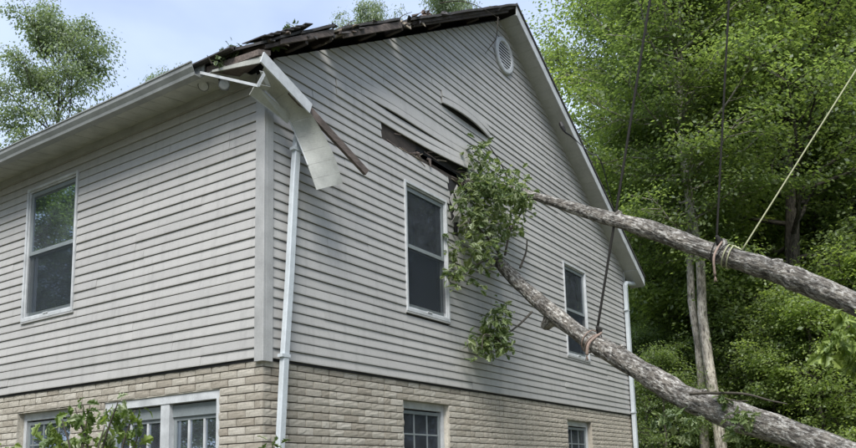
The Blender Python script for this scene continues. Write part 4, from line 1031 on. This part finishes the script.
mb = MB(); mb.tube(spline([s3lo, s3lo + (0.05, 0, .9), sl3], 12), list(np.linspace(.015, .004, 12)), 6); mb.build('stem', M['twig'], s3, s3lo, smooth=True)
leaf_objects(s3, s3lo, [(at(6, 449, 6.3), .07), (at(14, 452, 6.3), .07)], 20, .09, [LB[1], LB[0], LB[1], LB[0], LB[0], LB[1]], 33)

# ================================================================== DEBRIS ON THE ROOF
def debris(label, spots, n, size, tw, seed, name='leafy_debris', mat='leaf_bush'):
    lo = np.array(spots[0][0]); root = empty(name, lo); tag(root, label, 'debris')
    for pts in tw:
        mb = MB(); mb.tube(spline(pts, 14), list(np.linspace(.010, .003, 14)), 5); mb.build('twig', M['twig'], root, lo, smooth=True)
    if n: sprays(None, spots, n, size, M[mat], 'foliage', root, lo, seed=seed, drop=.0)
def rp_(px, py, y): return on_gable(px, py, y)
debris('leafy twigs caught on the shingles above the broken eave corner', [(rp_(240, 50, .1), .07), (rp_(252, 47, .1), .06), (rp_(228, 55, .15), .06), (rp_(262, 44, .05), .05), (rp_(216, 62, .25), .05)], 70, .07,
       [[rp_(222, 60, .2), rp_(240, 50, .1), rp_(262, 44, .05)], [rp_(212, 64, .2), rp_(207, 55, .2)]], 41)
debris('leafy sprigs lying on the first torn length of roof deck', [(rp_(268, 42, .0), .06), (rp_(278, 38, .0), .07), (rp_(294, 34, .0), .08), (rp_(302, 31, .0), .06)], 60, .075,
       [[rp_(262, 45, .0), rp_(285, 37, .0), rp_(306, 31, .0)]], 42)
debris('bare twigs and tan leaves heaped at the second roof break', [(rp_(422, 18, .0), .05), (rp_(428, 17, 0), .05)], 26, .09,
       [[rp_(410, 24, 0), rp_(420, 13, 0), rp_(436, 9, 0)], [rp_(416, 22, 0), rp_(432, 15, 0), rp_(446, 17, 0)], [rp_(398, 22, 0), rp_(402, 16, 0), rp_(412, 12, 0)], [rp_(346, 28, 0), rp_(350, 22, 0), rp_(356, 20, 0)]], 43, mat='rope_end')
debris('bare broken branch hooked over the roof peak above the vent', [(rp_(452, 2, -.1), .05)], 0, .1,
       [[rp_(440, 3, .0), rp_(458, 1, -.2), rp_(478, 6, -.36), rp_(500, 19, -.37)], [rp_(498, 17, -.37), rp_(497, 32, -.34), rp_(495, 41, -.2)], [rp_(496, 39, -.2), rp_(490, 47, -.12), rp_(485, 54, -.09)]], 44, name='broken_branch')

# ================================================================== TREES
PA = tree_proto(101, 21, .10, 4.6, 70, 11, 100000, .122, M['leaf'], M['bark'])
PB = tree_proto(102, 20, .30, 4.0, 62, 12, 95000, .122, M['leaf_bright'], M['bark_pale'], rtrunk=.135)
PC = tree_proto(103, 16, .08, 3.8, 60, 10, 66000, .122, M['leaf_dark'], M['bark'])
PD = tree_proto(104, 7.5, .05, 2.4, 36, 9, 26000, .095, M['leaf'], M['bark'], rtrunk=.06)
PE = tree_proto(105, 18, .20, 4.4, 44, 9, 66000, .125, M['leaf_grey'], M['bark'], rtrunk=.17)
PG = tree_proto(107, 18.5, .24, 4.2, 62, 11, 90000, .122, M['leaf'], M['bark'], rtrunk=.17)
PF = tree_proto(106, 20, .45, 3.6, 42, 9, 38000, .115, M['leaf_dark'], M['bark_pale'], rtrunk=.15)
T = lambda px, d: plan(px, d)
WG = 'trees of the wood beyond the house'
place_tree('broadleaf_tree', PA, T(668, 27), .4, 1.0, 'tall airy broadleaf tree with the leftmost crown of the wood, beside the right roof edge', WG)
place_tree('broadleaf_tree', PB, T(725, 24.0), 1.3, 1.0, 'bright leafy tree right behind the pale slender trunks', WG)
place_tree('slender_tree', PF, T(726, 20.5), 2.0, .92, 'slender tree with a pale straight trunk seen under the roped upper fallen trunk', WG, crown_mat=M['leaf'])
place_tree('slender_tree', PF, T(706, 21.2), 4.4, .80, 'thinner slender tree just left of the pale straight trunk', WG, crown_mat=M['leaf'])
place_tree('broadleaf_tree', PA, T(815, 23), 2.2, .95, 'large broadleaf tree behind the green rope near the right edge', WG, crown_mat=M['leaf'])
place_tree('broadleaf_tree', PC, T(628, 31), 3.0, .85, 'shorter dark tree right behind the far gable corner and downspout', WG)
place_tree('broadleaf_tree', PA, T(895, 27), 5.0, 1.05, 'tree leaning into the picture at its right border', WG)
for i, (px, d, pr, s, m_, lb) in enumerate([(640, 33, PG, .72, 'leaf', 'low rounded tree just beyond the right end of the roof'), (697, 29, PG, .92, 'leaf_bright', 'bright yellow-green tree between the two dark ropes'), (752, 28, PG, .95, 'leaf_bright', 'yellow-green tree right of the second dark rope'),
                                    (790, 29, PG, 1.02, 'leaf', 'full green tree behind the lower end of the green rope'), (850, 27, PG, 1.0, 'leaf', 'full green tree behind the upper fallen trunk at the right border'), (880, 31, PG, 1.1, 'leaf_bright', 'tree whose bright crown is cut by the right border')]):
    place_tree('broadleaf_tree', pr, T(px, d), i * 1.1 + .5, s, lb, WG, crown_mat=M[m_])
SH = 'dense woodland tree in the shaded depth of the wood'
for i, (px, d, pr, s) in enumerate([(745, 44, PA, 1.0), (855, 42, PC, 1.25), (650, 44, PF, 1.0), (690, 48, PA, 1.05), (735, 50, PF, 1.1), (790, 46, PF, 1.05), (830, 50, PA, 1.1), (880, 44, PC, 1.3),
                                    (612, 52, PC, .85), (765, 64, PF, 1.2), (815, 62, PF, 1.2), (715, 62, PF, 1.2), (870, 66, PC, 1.4), (920, 52, PA, 1.1),
                                    (652, 34, PF, .8), (758, 30, PF, .9), (826, 31, PF, .9), (843, 38, PF, 1.0), (802, 36, PF, .95)]):
    place_tree('woodland_tree', pr, T(px, d), i * 1.9 + .3, s, SH, 'shaded trees deep in the wood', crown_mat=(M['leaf'], M['leaf_bright'], M['leaf'], M['leaf_dark'])[i % 4])  # bright crowns among these lift the dark depth by colour
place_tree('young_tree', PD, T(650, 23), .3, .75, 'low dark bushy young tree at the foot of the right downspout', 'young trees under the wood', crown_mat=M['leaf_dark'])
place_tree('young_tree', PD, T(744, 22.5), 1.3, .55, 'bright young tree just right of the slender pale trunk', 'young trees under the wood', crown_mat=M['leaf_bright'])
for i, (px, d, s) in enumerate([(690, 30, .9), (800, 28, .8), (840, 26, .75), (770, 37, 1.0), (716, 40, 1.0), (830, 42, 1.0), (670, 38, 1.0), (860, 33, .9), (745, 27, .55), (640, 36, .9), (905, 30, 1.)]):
    place_tree('young_tree', PD, T(px, d), i * 2.3, s, 'young understorey tree in shade below the wood canopy', 'understorey of the wood', crown_mat=M['leaf_bright'])  # bright leaf colour lightens the shaded understorey
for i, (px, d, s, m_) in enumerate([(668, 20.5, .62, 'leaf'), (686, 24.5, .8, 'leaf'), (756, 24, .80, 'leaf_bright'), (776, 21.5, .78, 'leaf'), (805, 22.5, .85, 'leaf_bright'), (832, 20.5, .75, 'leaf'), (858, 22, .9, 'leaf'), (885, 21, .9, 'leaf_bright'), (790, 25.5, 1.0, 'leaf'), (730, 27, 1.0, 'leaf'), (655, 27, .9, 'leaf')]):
    place_tree('young_tree', PD, T(px, d), i * 1.7 + .2, s, 'sunlit young tree along the front edge of the wood', 'young trees at the wood edge', crown_mat=M['leaf_bright' if i % 3 else 'leaf'])  # mostly brighter leaves, lifting the dark lower wood by colour
# left and over the ridge
place_tree('broadleaf_tree', PE, T(36, 27), .6, .66, 'grey-green airy tree standing behind the left eave', 'trees behind the house', sz=1.48)
place_tree('broadleaf_tree', PC, T(-2, 31), 1.1, .74, 'bright lower tree at the far left behind the eave gutter', 'trees behind the house', crown_mat=M['leaf_bright'])
place_tree('broadleaf_tree', PE, T(150, 36), 2.1, .55, 'small tree top just over the left eave right of the tall grey tree', 'trees behind the house', sz=2.10)
place_tree('broadleaf_tree', PE, T(376, 34), 2.9, .58, 'tree tip peeking over the middle of the torn roof edge', 'trees behind the house', sz=2.32)
place_tree('broadleaf_tree', PE, T(460, 34), .9, .62, 'tree top peeking over the roof just left of the peak', 'trees behind the house', crown_mat=M['leaf_grey'], sz=2.28)
# out-of-view yard trees, for window reflections and added to darken the eave
for i, (x, y, pr, s) in enumerate([(-13, 19, PC, .8), (-11, 25, PC, .95),  (-14, 15, PD, 1.2), (-20, 28, PD, 1.4), (-9, 33, PD, 1.4), (24, -16, PC, 1.0), (30, -21, PC, 1.2), (27, -12, PD, 1.3), (36, -18, PG, 1.1), (18, -14, PD, 1.1), (-25, 4, PC, 1.2), (-27, -8, PA, 1.0), (-19, 8, PC, .8), (-17, 17, PC, .75), (-12, 30, PC, 1.0), (-15, -24, PA, 1.0), (-5, -27, PC, 1.2), (20, -19, PC, .8), (12, -18, PD, 1.1), (-22, 15, PA, 1.0), (-20, 34, PC, 1.2), (-16, 24, PC, 1.0), (14, -24, PA, 1.1), (24, -24, PA, 1.1), (33, -27, PC, 1.3), (5, -26, PC, 1.3)]):
    place_tree('unseen_yard_tree', pr, (x, y, ZG), i * 1.7, s, 'unseen tree across the yard, added for window reflections and eave shade', 'unseen trees for reflections and eave shade')

# ------------------------------------------------------------------ lift everything so that the ground lies at z = 0
for o in scene.objects:
    if o.parent is None: o.location.z -= ZG
